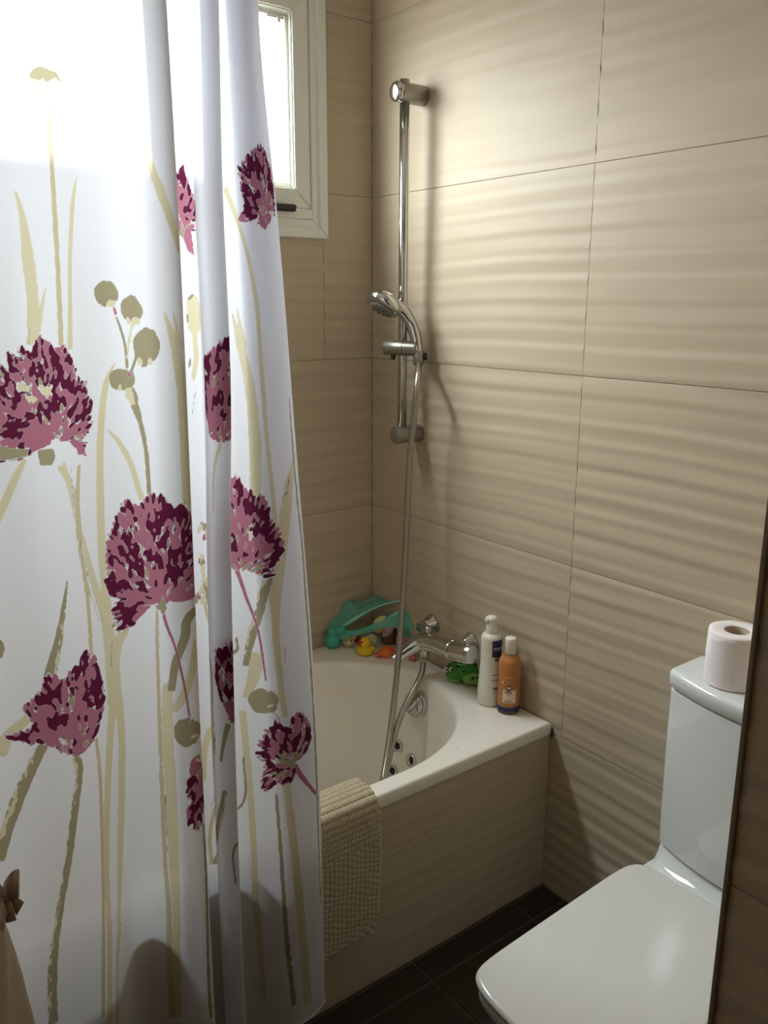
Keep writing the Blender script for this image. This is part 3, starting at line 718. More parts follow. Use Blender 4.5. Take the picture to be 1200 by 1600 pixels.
def rrect(pts, rads, k=8):
    """polygon with rounded corners"""
    out = []; n = len(pts); P = [np.array(p, float) for p in pts]
    for i in range(n):
        a, p, b_ = P[i-1], P[i], P[(i+1) % n]; r = rads[i]
        u = (a-p)/np.linalg.norm(a-p); v = (b_-p)/np.linalg.norm(b_-p)
        for t in np.linspace(0, 1, k): out.append((1-t)**2*(p+u*r)+2*t*(1-t)*p+t*t*(p+v*r))
    return out
def bow(pts, n=16):
    out = []
    P = [np.array(p, float) for p in pts]
    for i in range(len(P)-1):
        for t in np.linspace(0, 1, n, endpoint=False): out.append(P[i]*(1-t)+P[i+1]*t)
    return out
def tank_outline(hw, d, bw, r=.018, back=-.004):
    pts = [np.array([back, CY+hw]), np.array([back, CY-hw])]
    L = [tuple(p) for p in rrect([(back, CY-hw), (back, CY+hw), (-d, CY+hw), (-d, CY-hw)], [.004, .004, r, r], 8)]
    # split front side and bow it out
    out = []
    for i, p in enumerate(L):
        out.append(p)
        if i == 23:
            q = L[24]
            for t in np.linspace(0, 1, 18)[1:-1]: out.append((p[0]*(1-t)+q[0]*t, p[1]*(1-t)+q[1]*t))
    return [(x-(bw*max(0, 1-((y-CY)/hw)**2) if x < -d*.5 else 0), y) for x, y in out]
# cistern
def loft(levels):
    n = len(levels[0][0]); V = []; F = []
    for O, z in levels: V += [(x, y, z) for x, y in O]
    for j in range(len(levels)-1):
        for i in range(n): F.append((j*n+i, j*n+(i+1) % n, (j+1)*n+(i+1) % n, (j+1)*n+i))
    F.append(tuple(range(n-1, -1, -1))); F.append(tuple((len(levels)-1)*n+i for i in range(n))); return V, F
ci = mk('cistern', *loft([(tank_outline(.163, .118, .030), .392), (tank_outline(.168, .122, .032), .397), (tank_outline(.170, .122, .032), .45), (tank_outline(.176, .116, .034), .60), (tank_outline(.180, .110, .034), .700), (tank_outline(.180, .110, .034), .7075), (tank_outline(.176, .106, .034), .7095), (tank_outline(.165, .096, .03), .7100)]), M['ceramic'], TO)
autosmooth(ci, 45)
tl = mk('cistern_lid', *slab(tank_outline(.184, .113, .035), .7125, .747, .010, .0, .001), M['ceramic'], TO); autosmooth(tl, 45)
# bowl with ledge under the cistern
def bowl_outline(x0, x1, hw, nose, n=14):
    """rear edge x0 (near the wall), front x1, half width hw, nose = depth of the rounded front"""
    L = []
    L += [(x0, CY-hw), (x0, CY+hw)]
    L = rrect([(x0, CY-hw), (x0, CY+hw), (x1+nose, CY+hw), (x1, CY+hw*.72), (x1, CY-hw*.72), (x1+nose, CY-hw)], [.02, .02, nose*.8, .05, .05, nose*.8], n)
    return L
bw = mk('bowl', *loft([(bowl_outline(-.02, -.52, .115, .06), .0), (bowl_outline(-.02, -.525, .118, .06), .02), (bowl_outline(-.02, -.54, .120, .07), .15), (bowl_outline(-.02, -.585, .145, .09), .27), (bowl_outline(-.012, -.615, .165, .09), .33), (bowl_outline(-.008, -.622, .168, .09), .350), (bowl_outline(-.008, -.620, .166, .09), .356), (bowl_outline(-.012, -.612, .160, .09), .358)]), M['ceramic'], TO)
autosmooth(bw, 50)
# ledge: fillet from the bowl up to the cistern
def ledge(u, v):
    y = CY-.163+.326*u; t = v
    xc = -.118-.030*max(0, 1-((y-CY)/.165)**2)
    pr_ = [(xc-.075, .357), (xc-.040, .3605), (xc-.020, .3665), (xc-.007, .378), (xc+.002, .394), (xc+.004, .400)]
    P = catmull([np.array(p) for p in pr_], 4); k = t*(len(P)-1); i = int(min(len(P)-2, math.floor(k))); f = k-i
    p = P[i]*(1-f)+P[i+1]*f; ed = max(0, abs(u-.5)*2-.86)/.14
    return (p[0]+.0, y, p[1]-.012*ed**2)
lv, lf = grid(ledge, 40, 21); mk('ledge', lv, lf, M['ceramic'], TO)
sk = mk('cistern_plinth', *loft([(tank_outline(.163, .112, .030, .02), .34), (tank_outline(.163, .115, .030, .02), .393)]), M['ceramic'], TO)
def seat_outline(n=90):
    """square-ish lid: straight back, slightly tapering sides, gently bowed front"""
    L = []
    for k in range(n):
        t = 2*math.pi*k/n; c_, s_ = math.cos(t), math.sin(t); e = 2/9
        u = math.copysign(abs(c_)**e, c_); v = math.copysign(abs(s_)**e, s_)
        x = -.437+u*.231; f = (x+.668)/.463
        hw = .138+.018*min(1, max(0, f))
        if u < 0: x += .020*(v*v)*(-u)**6*0.9
        L.append((x, CY+v*hw))
    return L
seat_o = seat_outline()
st = mk('seat', *slab([(x*.985-.004, CY+(y-CY)*.985) for x, y in seat_o], .3605, .3795, .006), M['seat'], TO); autosmooth(st, 45)
lid = mk('seat_lid', *slab(seat_o, .3815, .402, .0075, .002, .003), M['seat'], TO); autosmooth(lid, 45)
for s in (-.08, .08): mk('hinge', *lathe([(.010, 0), (.010, .04)], (-.200, CY+s-.02, .372), (0, 1, 0), 16), M['seat'], TO)
for s in (-1,): mk('flush_button', *lathe([(.019, 0), (.019, .004), (.017, .0055)], (-.075, CY-.06, .7475), n=24), M['chrome'], TO)

# toilet roll
rc = np.array([-.071, -1.184, .7485]); RO = empty('toilet_roll', rc, 'white toilet paper roll standing on the toilet cistern lid', 'toilet paper')
rr, rh, ri = .0485, .098, .0205
pf = [(rr-.001, 0), (rr, .002), (rr+.0003, .05), (rr, rh-.002), (rr-.0015, rh), (rr*.8, rh+.0004), (ri+.003, rh), (ri+.0008, rh-.001), (ri+.0008, .002)]
pv, pfc = lathe(pf, rc, n=56, closed_ends=False)
pv = [np.array(v)+ (np.array([v[0]-rc[0], v[1]-rc[1], 0])*.012*math.sin(7*math.atan2(v[1]-rc[1], v[0]-rc[0])+v[2]*40)) for v in pv]
mk('paper', pv, pfc, M['paper'], RO)
mk('core', *lathe([(ri, .001), (ri, rh-.0015), (ri+.0009, rh-.0012)], rc, n=32, closed_ends=False), M['card'], RO)
fa2 = face_angle(rc[:2])
fl = G()
nfl = 30; V = []; F = []
for i in range(nfl):
    a_ = fa2-.95+i*.062; top = rh-.010-.0025*math.sin(i*.45)-.0012*math.sin(i*1.1)+.006*(i/nfl)
    for z in (.001, top*.5, top): V.append((rc[0]+(rr+.0014+.0008*math.sin(i*.9+z*60))*math.cos(a_), rc[1]+(rr+.0014+.0008*math.sin(i*.9))*math.sin(a_), rc[2]+z))
for i in range(nfl-1):
    for j in range(2): F.append((3*i+j, 3*i+3+j, 3*i+4+j, 3*i+1+j))
mk('loose_sheet', V, F, M['paper'], RO)

# ------------------------------------------------------------------ knitted mat over the rim
mx0, mx1 = -.800, -.528
path = catmull([(-.630, .392), (-.640, .425), (-.652, .4495), (-.672, .4585), (-.700, .4585), (-.722, .450), (-.7295, .430), (-.7310, .400), (-.7300, .33), (-.7290, .25), (-.7285, .155)], 14)
seg = np.r_[0, np.cumsum(np.linalg.norm(np.diff(path, axis=0), axis=1))]; Lm = seg[-1]
nu, nv = 210, 230
sv = np.linspace(0, Lm, nv); py_ = np.interp(sv, seg, path[:, 0]); pz_ = np.interp(sv, seg, path[:, 1])
ty = np.gradient(py_); tz = np.gradient(pz_); ln_ = np.hypot(ty, tz); ny_, nz_ = tz/ln_, -ty/ln_
sgn = np.sign(nz_[np.argmin(abs(py_+.685))]); ny_, nz_ = ny_*sgn, nz_*sgn
brk = float(np.interp(.415, [p for p in pz_[::-1]][0:nv//2], sv[::-1][0:nv//2]))
V = []
for j in range(nv):
    s = sv[j]
    for i in range(nu):
        x = mx0+(mx1-mx0)*i/(nu-1)
        # rounded lower corners
        ed = min(mx1-x, x-mx0); low = 1-min(1, max(0, (Lm-s)/.05))
        xin = .018*low**2*(1 if x > (mx0+mx1)/2 else -1)*max(0, 1-ed/.2)
        if s < brk: h = .0030*abs(math.sin(math.pi*(s-brk)/.0125))+.0012*math.sin(x*2*math.pi/.0085+math.floor((s-brk)/.0125)*1.7)
        else: h = .0036*abs(math.sin(math.pi*(mx1-x)/.0105))+.0009*math.sin(s*2*math.pi/.0125+math.floor((mx1-x)/.0105)*2.4+1.5*math.sin(s*60+x*40))
        h *= min(1, ed/.004+.1)
        V.append((x-xin+.002*math.sin(s*30), py_[j]+ny_[j]*(h+.003), pz_[j]+nz_[j]*(h+.003)-.004*math.sin(x*26+1)*(s > brk)*((s-brk)/(Lm-brk))))
F = [(j*nu+i, j*nu+i+1, (j+1)*nu+i+1, (j+1)*nu+i) for j in range(nv-1) for i in range(nu-1)]
MAT = mk('bath_mat', V, F, M['rope'], loc=(-.74, -.69, RIM)); tag(MAT, 'beige knitted rope bath mat draped over the front rim of the tub', 'bath mat')
sm = MAT.modifiers.new('thickness', 'SOLIDIFY'); sm.thickness = .005; sm.offset = -1

# ------------------------------------------------------------------ cloth with bow at the left edge
HT = empty('hanging_cloth', (-1.42, -.92, .5), 'beige hanging cloth gathered under a brown satin bow at the left edge', 'cloth')
def clothf(u, v):
    a_ = 2*math.pi*u; z = .78-.66*v
    r = np.interp(z, [.12, .3, .45, .55, .66, .70, .74, .78], [.235, .212, .187, .176, .166, .160, .150, .135])
    r = r+.006*math.sin(9*a_+2*math.sin(3*z*5))*(1-abs(z-.7)*.3)
    return (-1.42+r*math.cos(a_), -.925+r*.52*math.sin(a_), z)
cv, cf = grid(clothf, 90, 50, True); mk('fabric', cv, cf, M['cloth'], HT)
bd_ = G()
for k in range(120):
    a_ = 2*math.pi*k/120; bd_.add(ellipsoid((-1.42+.164*math.cos(a_), -.925+.164*.52*math.sin(a_), .690+.005*math.sin(k*2.1)), (.0055+.0015*(k % 3), .005, .012+.003*(k % 2)), 8, 6))
tag(mk('lace_band', bd_.V, bd_.F, M['lace'], HT), kind='stuff')
dbow = depth((-1.250, -.935, .68))
def ribbon(pts, wd, name, tw=0.0):
    P = catmull([atd(*p) for p in pts], 6); V = []; F = []
    for k, p in enumerate(P):
        t = k/(len(P)-1); wv_ = wd*(.45+.55*math.sin(math.pi*min(1, t*1.1+.08))) if tw == 0 else wd*(.55+.45*t)
        side = UP*math.cos(tw)+RT*math.sin(tw); V += [p-side*wv_-FW*.0008, p+side*wv_-FW*.0008, p+side*wv_+FW*.0008, p-side*wv_+FW*.0008]
    for k in range(len(P)-1):
        for e in range(4): F.append((4*k+e, 4*k+(e+1) % 4, 4*k+4+(e+1) % 4, 4*k+4+e))
    F += [(0, 1, 2, 3), (len(V)-4, len(V)-3, len(V)-2, len(V)-1)]
    return mk(name, V, F, M['ribbon'], HT)
ribbon([(6, 1392, dbow), (16, 1384, dbow-.012), (27, 1380, dbow-.008), (30, 1383, dbow+.004), (20, 1388, dbow+.008), (6, 1396, dbow+.004)], .017, 'bow_loop')
ribbon([(-30, 1392, dbow), (-22, 1384, dbow-.012), (-8, 1384, dbow-.010), (2, 1393, dbow-.004)], .016, 'bow_loop')
ribbon([(8, 1398, dbow), (20, 1408, dbow-.006), (32, 1420, dbow-.002)], .009, 'ribbon_tail', .5)
ribbon([(8, 1400, dbow-.004), (14, 1418, dbow-.012), (18, 1440, dbow-.010)], .006, 'ribbon_tail', 1.3)
mk('bow_knot', *ellipsoid(atd(8, 1396, dbow-.006), (.009, .008, .010), 14, 10), M['ribbon'], HT)

# ------------------------------------------------------------------ shower curtain
ZT, ZB = 2.02, .095
def atz(px, y, z):
    """x where the plane y=const is met at column px and height z"""
    lo, hi = -200., 1900.
    for _ in range(40):
        m_ = (lo+hi)/2; P = at(px, m_, 1, y)
        if P[2] > z: lo = m_
        else: hi = m_
    return P[0]
def edge_x(pts, y, z):
    zz = []; xx = []
    for px, py in pts:
        P = at(px, py, 1, y); zz.append(P[2]); xx.append(P[0])
    zz, xx = np.array(zz), np.array(xx); o = np.argsort(zz); return float(np.interp(z, zz[o], xx[o]))
R1 = [(262, 0), (276, 250), (287, 480), (298, 700), (307, 950), (318, 1200), (328, 1400), (337, 1600)]
R2 = [(344, 0), (351, 330), (362, 560), (362, 800), (363, 1000), (372, 1200), (374, 1340), (386, 1590)]
RE = [(402, 0), (418, 180), (432, 330), (444, 470), (456, 620), (468, 780), (479, 900), (489, 1040), (497, 1180), (503, 1350), (508, 1570)]
levels = [2.02, 1.80, 1.55, 1.30, 1.05, .80, .55, .33, .095]
prof_rows = []
for z in levels:
    A = edge_x(R1, -.797, z); B = edge_x(R2, -.795, z); Ee = edge_x(RE, -.768, z); wd = Ee-B
    f = (z-.1)/1.9; lowf = max(0., min(1., (.50-z)/.10)) if z < .5 else 0.
    pts = [(-1.60, -.765), (-1.52, -.790), (-1.44, -.766), (-1.36, -.782), (-1.28, -.768), (-1.20, -.782), (-1.13, -.778+.0*lowf), (-1.075, -.780+.010*lowf), (-1.035, -.776+.036*lowf), (-1.00, -.775+.038*lowf), (-.968, -.785+.020*lowf), (A-.028, -.797), (A-.010, -.800), (A-.001, -.795),
           (A-.001, -.780), (A-.012, -.755), (A-.010, -.740), (A+.010, -.733), (A+.036, -.732),
           (A+.052, -.736), (B-.022, -.755), (B-.009, -.783), (B-.002, -.793), (B+.001, -.786), (B-.004, -.765), (B-.006, -.748), (B+.010, -.738), (B+.2*wd, -.742),
           (B+.36*wd, -.762), (B+.5*wd, -.780), (B+.66*wd, -.787), (B+.86*wd, -.781), (Ee-.002, -.771), (Ee, -.766), (Ee-.004, -.7615), (Ee-.35*min(wd, .14), -.757), (Ee-.55*min(wd, .14), -.7535), (Ee-.58*min(wd, .14), -.7500), (Ee-.50*min(wd, .14), -.7475), (Ee-.25*min(wd, .14), -.7465), (Ee-.10*min(wd, .14), -.7490)]
    prof_rows.append(np.array([catmull(np.array(pts), 40)]))
PR = np.concatenate(prof_rows)                                           # levels x samples x 2
mid = PR[4]; sl_ = np.r_[0, np.cumsum(np.linalg.norm(np.diff(mid, axis=0), axis=1))]
DS, DZ = .0022, .0034
S_tot = sl_[-1]; NS = int(S_tot/DS)+1; NZ = int((ZT-ZB)/DZ)+1
su = np.linspace(0, S_tot, NS)
PRs = np.array([[np.interp(su, sl_, PR[l][:, k]) for k in range(2)] for l in range(len(levels))])   # L,2,NS
lv_ = np.array(levels[::-1]); PRs = PRs[::-1]
zg = np.linspace(ZB, ZT, NZ)
# smooth interpolation between levels
def interp_levels(A):   # A: L,NS -> NZ,NS, catmull in z
    L = len(lv_); out = np.zeros((NZ, A.shape[1])); m_ = np.gradient(A, lv_, axis=0)
    idx = np.clip(np.searchsorted(lv_, zg)-1, 0, L-2); h = (lv_[idx+1]-lv_[idx]); t = ((zg-lv_[idx])/h)[:, None]; h = h[:, None]
    return (2*t**3-3*t*t+1)*A[idx]+(t**3-2*t*t+t)*h*m_[idx]+(-2*t**3+3*t*t)*A[idx+1]+(t**3-t*t)*h*m_[idx+1]
CX, CYY = interp_levels(PRs[:, 0]), interp_levels(PRs[:, 1])
CZ = np.repeat(zg[:, None], NS, 1)
CYY = CYY+.0012*np.sin(CX*37+CZ*5)+.0008*np.sin(CX*61-CZ*9)
# hem scallops at the bottom
CV = np.stack([CX, CYY, CZ], -1)
ii, jj = np.meshgrid(np.arange(NS-1), np.arange(NZ-1)); b0 = (jj*NS+ii).ravel()
CF = np.stack([b0, b0+1, b0+NS+1, b0+NS], 1)
step = 4
sub = CV[::step, ::step]; nz_s, ns_s = sub.shape[:2]
sf = [(j*ns_s+i, j*ns_s+i+1, (j+1)*ns_s+i+1, (j+1)*ns_s+i) for j in range(nz_s-1) for i in range(ns_s-1)]
cb = BVHTree.FromPolygons([Vector(v) for v in sub.reshape(-1, 3)], sf)
subS = np.repeat(su[None, ::step], nz_s, 0).ravel()
def fab(px, py):
    """pixel -> place on the fabric (arc length, height)"""
    h = cb.ray_cast(Vector(CAM), Vector(ray(px, py)).normalized())
    if h[0] is None: return None
    f = sf[h[2]]; P = sub.reshape(-1, 3)
    d = P[f[1]]-P[f[0]]; t = np.clip(((np.array(h[0])-P[f[0]]) @ d)/(d @ d), 0, 1)
    return np.array([subS[f[0]]*(1-t)+subS[f[1]]*t, h[0][2]])

# --- the print: five inks on a fine raster of the cloth
PX_ = .0010
RW, RH = int(S_tot/PX_)+2, int((ZT-ZB)/PX_)+2
INK = np.zeros((5, RH, RW), np.float32)            # cream, tan, olive, pink, dark
def fill(poly, ink):
    P = np.asarray(poly, float); X = P[:, 0]/PX_; Y = (P[:, 1]-ZB)/PX_
    x0, x1 = int(max(0, X.min()-1)), int(min(RW-1, X.max()+2)); y0, y1 = int(max(0, Y.min()-1)), int(min(RH-1, Y.max()+2))
    if x1 <= x0 or y1 <= y0: return
    gx = np.arange(x0, x1); acc = np.zeros((y1-y0, x1-x0), np.float32)
    X2, Y2 = np.roll(X, -1), np.roll(Y, -1)
    for so in (.25, .75):
        gy = np.arange(y0, y1)+so
        ins = np.zeros((y1-y0, x1-x0), bool)
        for a, b, c, d in zip(X, Y, X2, Y2):
            if b == d: continue
            m_ = (b <= gy) != (d <= gy)
            if not m_.any(): continue
            xi = a+(gy[m_]-b)/(d-b)*(c-a)
            ins[m_] ^= (gx[None, :]+.5 < xi[:, None])
        acc += ins*.5
    blk = INK[:, y0:y1, x0:x1]; blk *= (1-acc); 
    if ink >= 0: blk[ink] += acc
rnd = random.Random(5)
def stroke(pts, w, ink, jit=.10, dry=None, taper=(1, 1)):
    """brush stroke through pixels pts, width w px (or list)"""
    Q = [fab(*p) for p in pts]; Q = [q for q in Q if q is not None]
    if len(Q) < 2: return
    C = catmull(Q, 10); k = depth((-.95, -.78, float(np.mean([q[1] for q in Q]))))/FPX
    ww = np.interp(np.linspace(0, 1, len(C)), np.linspace(0, 1, len(np.atleast_1d(w))), np.atleast_1d(w))*k*.5
    T_ = np.gradient(C, axis=0); T_ /= np.linalg.norm(T_, axis=1)[:, None]+1e-12; Nn = np.stack([-T_[:, 1], T_[:, 0]], 1)
    l = [C[i]+Nn[i]*ww[i]*(1+rnd.uniform(-jit, jit)) for i in range(len(C))]; r_ = [C[i]-Nn[i]*ww[i]*(1+rnd.uniform(-jit, jit)) for i in range(len(C))]
    fill(l+r_[::-1], ink)
    if dry is not None:      # rough brush marks along one side
        di, side = dry
        for i in range(2, len(C)-3, 1):
            if rnd.random() < .75:
                a = C[i]+Nn[i]*ww[i]*side*rnd.uniform(.2, 1.0); L = ww[i]*rnd.uniform(.5, 1.3)+.001; t = T_[i]+Nn[i]*rnd.uniform(-.5, .5)
                n2 = np.array([-t[1], t[0]])*ww[i]*rnd.uniform(.12, .3); fill([a-t*L, a+n2, a+t*L, a-n2], di)
def blob(c, rx, rz, ang, ink, n=14, jit=.12, point=0.0):
    ca, sa = math.cos(ang), math.sin(ang); P = []
    for k in range(n):
        t = 2*math.pi*k/n; a = math.cos(t)*rx*(1+rnd.uniform(-jit, jit)); b = math.sin(t)*rz*(1+rnd.uniform(-jit, jit))*(1-point*math.cos(t))
        P.append((c[0]+a*ca-b*sa, c[1]+a*sa+b*ca))
    fill(P, ink)
def inpoly(p, P):
    c = False
    for (x1, y1), (x2, y2) in zip(P, np.roll(P, -1, 0)):
        if (y1 <= p[1]) != (y2 <= p[1]) and p[0] < x1+(p[1]-y1)/(y2-y1)*(x2-x1): c = not c
    return c
def flower(ref, outline, base, seed, nd=60, dark=1.0, oliv=6, tall=1.0):
    """bloom. ref: visible pixel used as the origin; outline, base in px; petals fan out from base"""
    global rnd
    rnd = random.Random(seed)
    q = fab(*ref)
    e1, e2 = fab(ref[0]+5, ref[1]), fab(ref[0]-5, ref[1]); f1, f2 = fab(ref[0], ref[1]+5), fab(ref[0], ref[1]-5)
    kx = abs(e1[0]-e2[0])/10 if e1 is not None and e2 is not None else .0009
    kx = min(max(kx, .0007), .0016); kz = abs(f1[1]-f2[1])/10
    m_ = lambda p: np.array([q[0]+(p[0]-ref[0])*kx, q[1]-(p[1]-ref[1])*kz])
    O = np.array([m_(p) for p in outline]); b_ = m_(base); k = kz
    cen = O.mean(0); mx_ = max(np.linalg.norm(p-b_) for p in O); lo, hi = O.min(0), O.max(0)
    def petal(p, d, ln, wd_, ink, tip=.35):
        """teardrop: narrow at the root, blunt at the tip"""
        n2 = np.array([-d[1], d[0]]); L_ = []; R2 = []
        for t in np.linspace(0, 1, 7):
            ww = wd_*(math.sin(math.pi*min(1, .12+t*.80))**.8)*(1+rnd.uniform(-.22, .22))
            c_ = p+d*ln*(t-.5); L_.append(c_+n2*ww); R2.append(c_-n2*ww)
        fill(L_+[p+d*ln*.56]+R2[::-1], ink)
    def away(p, sp=.3):
        d = p-b_; an = math.atan2(d[1], d[0])+rnd.uniform(-sp, sp); return np.array([math.cos(an), math.sin(an)])
    # body, a little inside the traced outline, with a ragged border
    J = []
    for i in range(len(O)):
        a, c = O[i], O[(i+1) % len(O)]; L = np.linalg.norm(c-a); n = max(1, int(L/(.0040)))
        for t in np.arange(n)/n:
            p = a+(c-a)*t; d = p-b_; d /= np.linalg.norm(d)+1e-9
            J.append(p-d*2.5*k+d*rnd.uniform(-.0032, .0032))
    fill(J, 3)
    ar = abs(sum(O[i][0]*O[i-1][1]-O[i][1]*O[i-1][0] for i in range(len(O))))/2/(k*k)      # px^2
    def inside():
        for _ in range(60):
            p = np.array([rnd.uniform(lo[0], hi[0]), rnd.uniform(lo[1], hi[1])])
            if inpoly(p, O): return p
        return b_
    per = []
    for i in range(len(O)):
        a, c = O[i], O[(i+1) % len(O)]; n = max(1, int(np.linalg.norm(c-a)/(.0078)))
        for t in (np.arange(n)+rnd.uniform(.25, .75))/n: per.append(a+(c-a)*t)
    # olive petals behind, then pink petals, then dark ones inside them
    for p in per:
        if np.linalg.norm(p-b_) > mx_*.3 and rnd.random() < .40: petal(p-away(p)*3*k, away(p, .2), rnd.uniform(12, 20)*k, rnd.uniform(3, 5)*k, 2)
    tips = []
    for p in per:
        if np.linalg.norm(p-b_) < mx_*.30: continue
        d = away(p, .22); ln = rnd.uniform(13, 22)*k; w_ = rnd.uniform(3.2, 5.2)*k; c_ = p-d*ln*rnd.uniform(.22, .42)
        petal(c_, d, ln, w_, 3); tips.append((c_, d, ln, w_))
    # big dark patches: bundles of overlapping petals
    for _ in range(max(3, int(ar/620*dark))):
        p = inside()
        if np.linalg.norm(p-b_) < mx_*.26: continue
        for _ in range(rnd.randint(3, 6)):
            q2 = p+np.array([rnd.uniform(-8, 8), rnd.uniform(-8, 8)])*k
            if inpoly(q2, O): petal(q2, away(q2, .5), rnd.uniform(11, 21)*k, rnd.uniform(2.6, 5.5)*k, 4)
    for c_, d, ln, w_ in tips:
        if rnd.random() < .80*dark: petal(c_+d*ln*rnd.uniform(-.10, .10), d, ln*rnd.uniform(.60, .92), w_*rnd.uniform(.55, .85), 4)
    for _ in range(int(ar/150)):
        p = inside()
        if rnd.random() < .25+.9*np.linalg.norm(p-b_)/mx_: petal(p, away(p, .35), rnd.uniform(8, 18)*k, rnd.uniform(1.3, 3.4)*k, 4)
    # olive and pale streaks, denser near the base
    for _ in range(oliv*2):
        t = rnd.random()**1.3*.75; p = O[rnd.randrange(len(O))]*t+b_*(1-t)
        if inpoly(p, O): petal(p, away(p, .25), rnd.uniform(9, 22)*k, rnd.uniform(1.5, 3.6)*k, 2 if rnd.random() < .8 else 0)
    for _ in range(int(ar/210)):
        p = inside(); petal(p, away(p, .3), rnd.uniform(7, 17)*k, rnd.uniform(.8, 1.9)*k, rnd.choice((3, 3, 3, 2)))
    return q, kx, kz
def patch_px(ref, poly, ink):
    q = fab(*ref); k = depth((-.95, -.78, q[1]))/FPX
    fill([q+np.array([(p[0]-ref[0])*k, -(p[1]-ref[1])*k*1.03]) for p in poly], ink)

CR_, TA_, OL_, PI_, DK_ = 0, 1, 2, 3, 4
# long pale leaves and stems (behind the blooms)
for a in [
    ([(76, 160), (80, 230), (86, 330), (92, 440), (96, 540)], [3, 6, 7, 7, 7], TA_),
    ([(24, 296), (36, 340), (44, 400), (52, 470), (50, 540)], [3, 9, 17, 16, 15], CR_),
    ([(72, 448), (62, 500), (56, 540)], [2, 7, 9], CR_),
    ([(120, 275), (114, 320), (110, 400), (110, 470), (110, 545)], [2, 6, 6, 6, 8], CR_),
    ([(228, 222), (236, 256), (252, 300), (268, 345), (280, 392)], [2, 8, 13, 13, 9], CR_),
    ([(181, 565), (166, 600), (158, 670), (157, 760), (160, 860), (166, 930), (172, 990)], [2, 9, 11, 12, 13, 14, 15], CR_),
    ([(166, 668), (186, 690), (204, 722), (216, 760), (226, 790)], [2, 8, 9, 9, 9], CR_),
    ([(256, 484), (268, 520), (280, 570), (287, 640), (291, 720), (293, 790)], [2, 10, 17, 19, 19, 17], CR_),
    ([(271, 486), (277, 516), (282, 545)], [2, 6, 9], CR_),
    ([(40, 716), (24, 748), (8, 785), (-6, 815)], [6, 11, 12, 12], CR_),
    ([(92, 728), (108, 750), (118, 790)], [6, 11, 9], CR_),
    ([(100, 722), (112, 770), (128, 840), (150, 920), (168, 980), (176, 1040), (180, 1100)], [5, 7, 9, 11, 16, 22, 24], CR_),
    ([(124, 725), (122, 780), (128, 860), (138, 940), (144, 1030)], [5, 6, 6, 6, 5], TA_),
    ([(112, 726), (118, 790), (124, 860), (140, 920), (158, 975)], [2, 2, 2, 2, 2], TA_),
    ([(196, 980), (184, 1010), (180, 1060), (186, 1110)], [17, 14, 13, 12], CR_),
    ([(178, 1090), (172, 1160), (168, 1260), (167, 1360), (172, 1480), (172, 1600)], [12, 10, 9, 8, 8, 9], CR_),
    ([(186, 1090), (191, 1160), (190, 1260), (188, 1360), (186, 1440)], [12, 11, 11, 8, 6], CR_),
    ([(150, 1150), (156, 1200), (160, 1300), (162, 1420), (162, 1590)], [4, 5, 5, 5, 6], TA_),
    ([(188, 1440), (184, 1500), (184, 1600)], [6, 6, 6], CR_),
    ([(246, 950), (246, 985), (247, 1040), (250, 1130), (254, 1240), (258, 1340), (264, 1440), (270, 1590)], [4, 5, 5, 6, 6, 7, 8], TA_),
    ([(266, 1070), (262, 1080), (263, 1150), (268, 1240), (272, 1340), (276, 1440), (280, 1590)], [14, 16, 17, 17, 12, 8], CR_),
    ([(310, 935), (304, 955), (288, 1000), (274, 1040), (268, 1080)], [16, 15, 14, 13], OL_),
    ([(305, 1000), (300, 1050), (286, 1090), (272, 1110)], [8, 12, 15, 12], CR_),
    ([(-2, 1180), (14, 1150), (40, 1125), (56, 1105)], [20, 18, 14, 8], CR_),
    # recess strips
    ([(318, 880), (324, 960), (330, 1040), (332, 1120)], [5, 5, 5, 6], TA_),
    ([(330, 1120), (322, 1160), (318, 1220)], [10, 13, 10], CR_),
    ([(332, 1120), (333, 1200), (330, 1290), (331, 1350)], [6, 6, 7, 7], TA_),
    ([(345, 692), (338, 715), (334, 745), (333, 800)], [7, 6, 5, 3], CR_),
    # right lobe
    ([(352, 292), (366, 330), (380, 370), (392, 420), (402, 480), (408, 560), (414, 640), (420, 710), (427, 775), (434, 850)], [10, 9, 8, 8, 8, 8, 8, 8, 8, 8], CR_),
    ([(363, 488), (376, 540), (390, 600), (398, 680), (400, 745), (398, 790)], [3, 15, 19, 22, 22, 18], CR_),
    ([(370, 476), (376, 510), (383, 545)], [2, 8, 12], CR_),
    ([(458, 716), (452, 755), (447, 800), (441, 860), (434, 920), (432, 990), (438, 1060), (446, 1120)], [3, 20, 25, 21, 16, 12, 10, 10], CR_),
    ([(424, 905), (428, 960), (432, 1010)], [14, 9, 6], CR_),
    ([(379, 1110), (388, 1200), (396, 1300), (400, 1400), (407, 1480), (412, 1560)], [10, 10, 9, 9, 9, 8], CR_),
    ([(447, 1225), (456, 1290), (466, 1380), (474, 1470), (482, 1570)], [10, 12, 12, 13, 13], CR_),
    ([(404, 1020), (396, 1060), (384, 1090)], [24, 20, 10], CR_),
]: stroke(a[0], a[1], a[2], jit=.07)
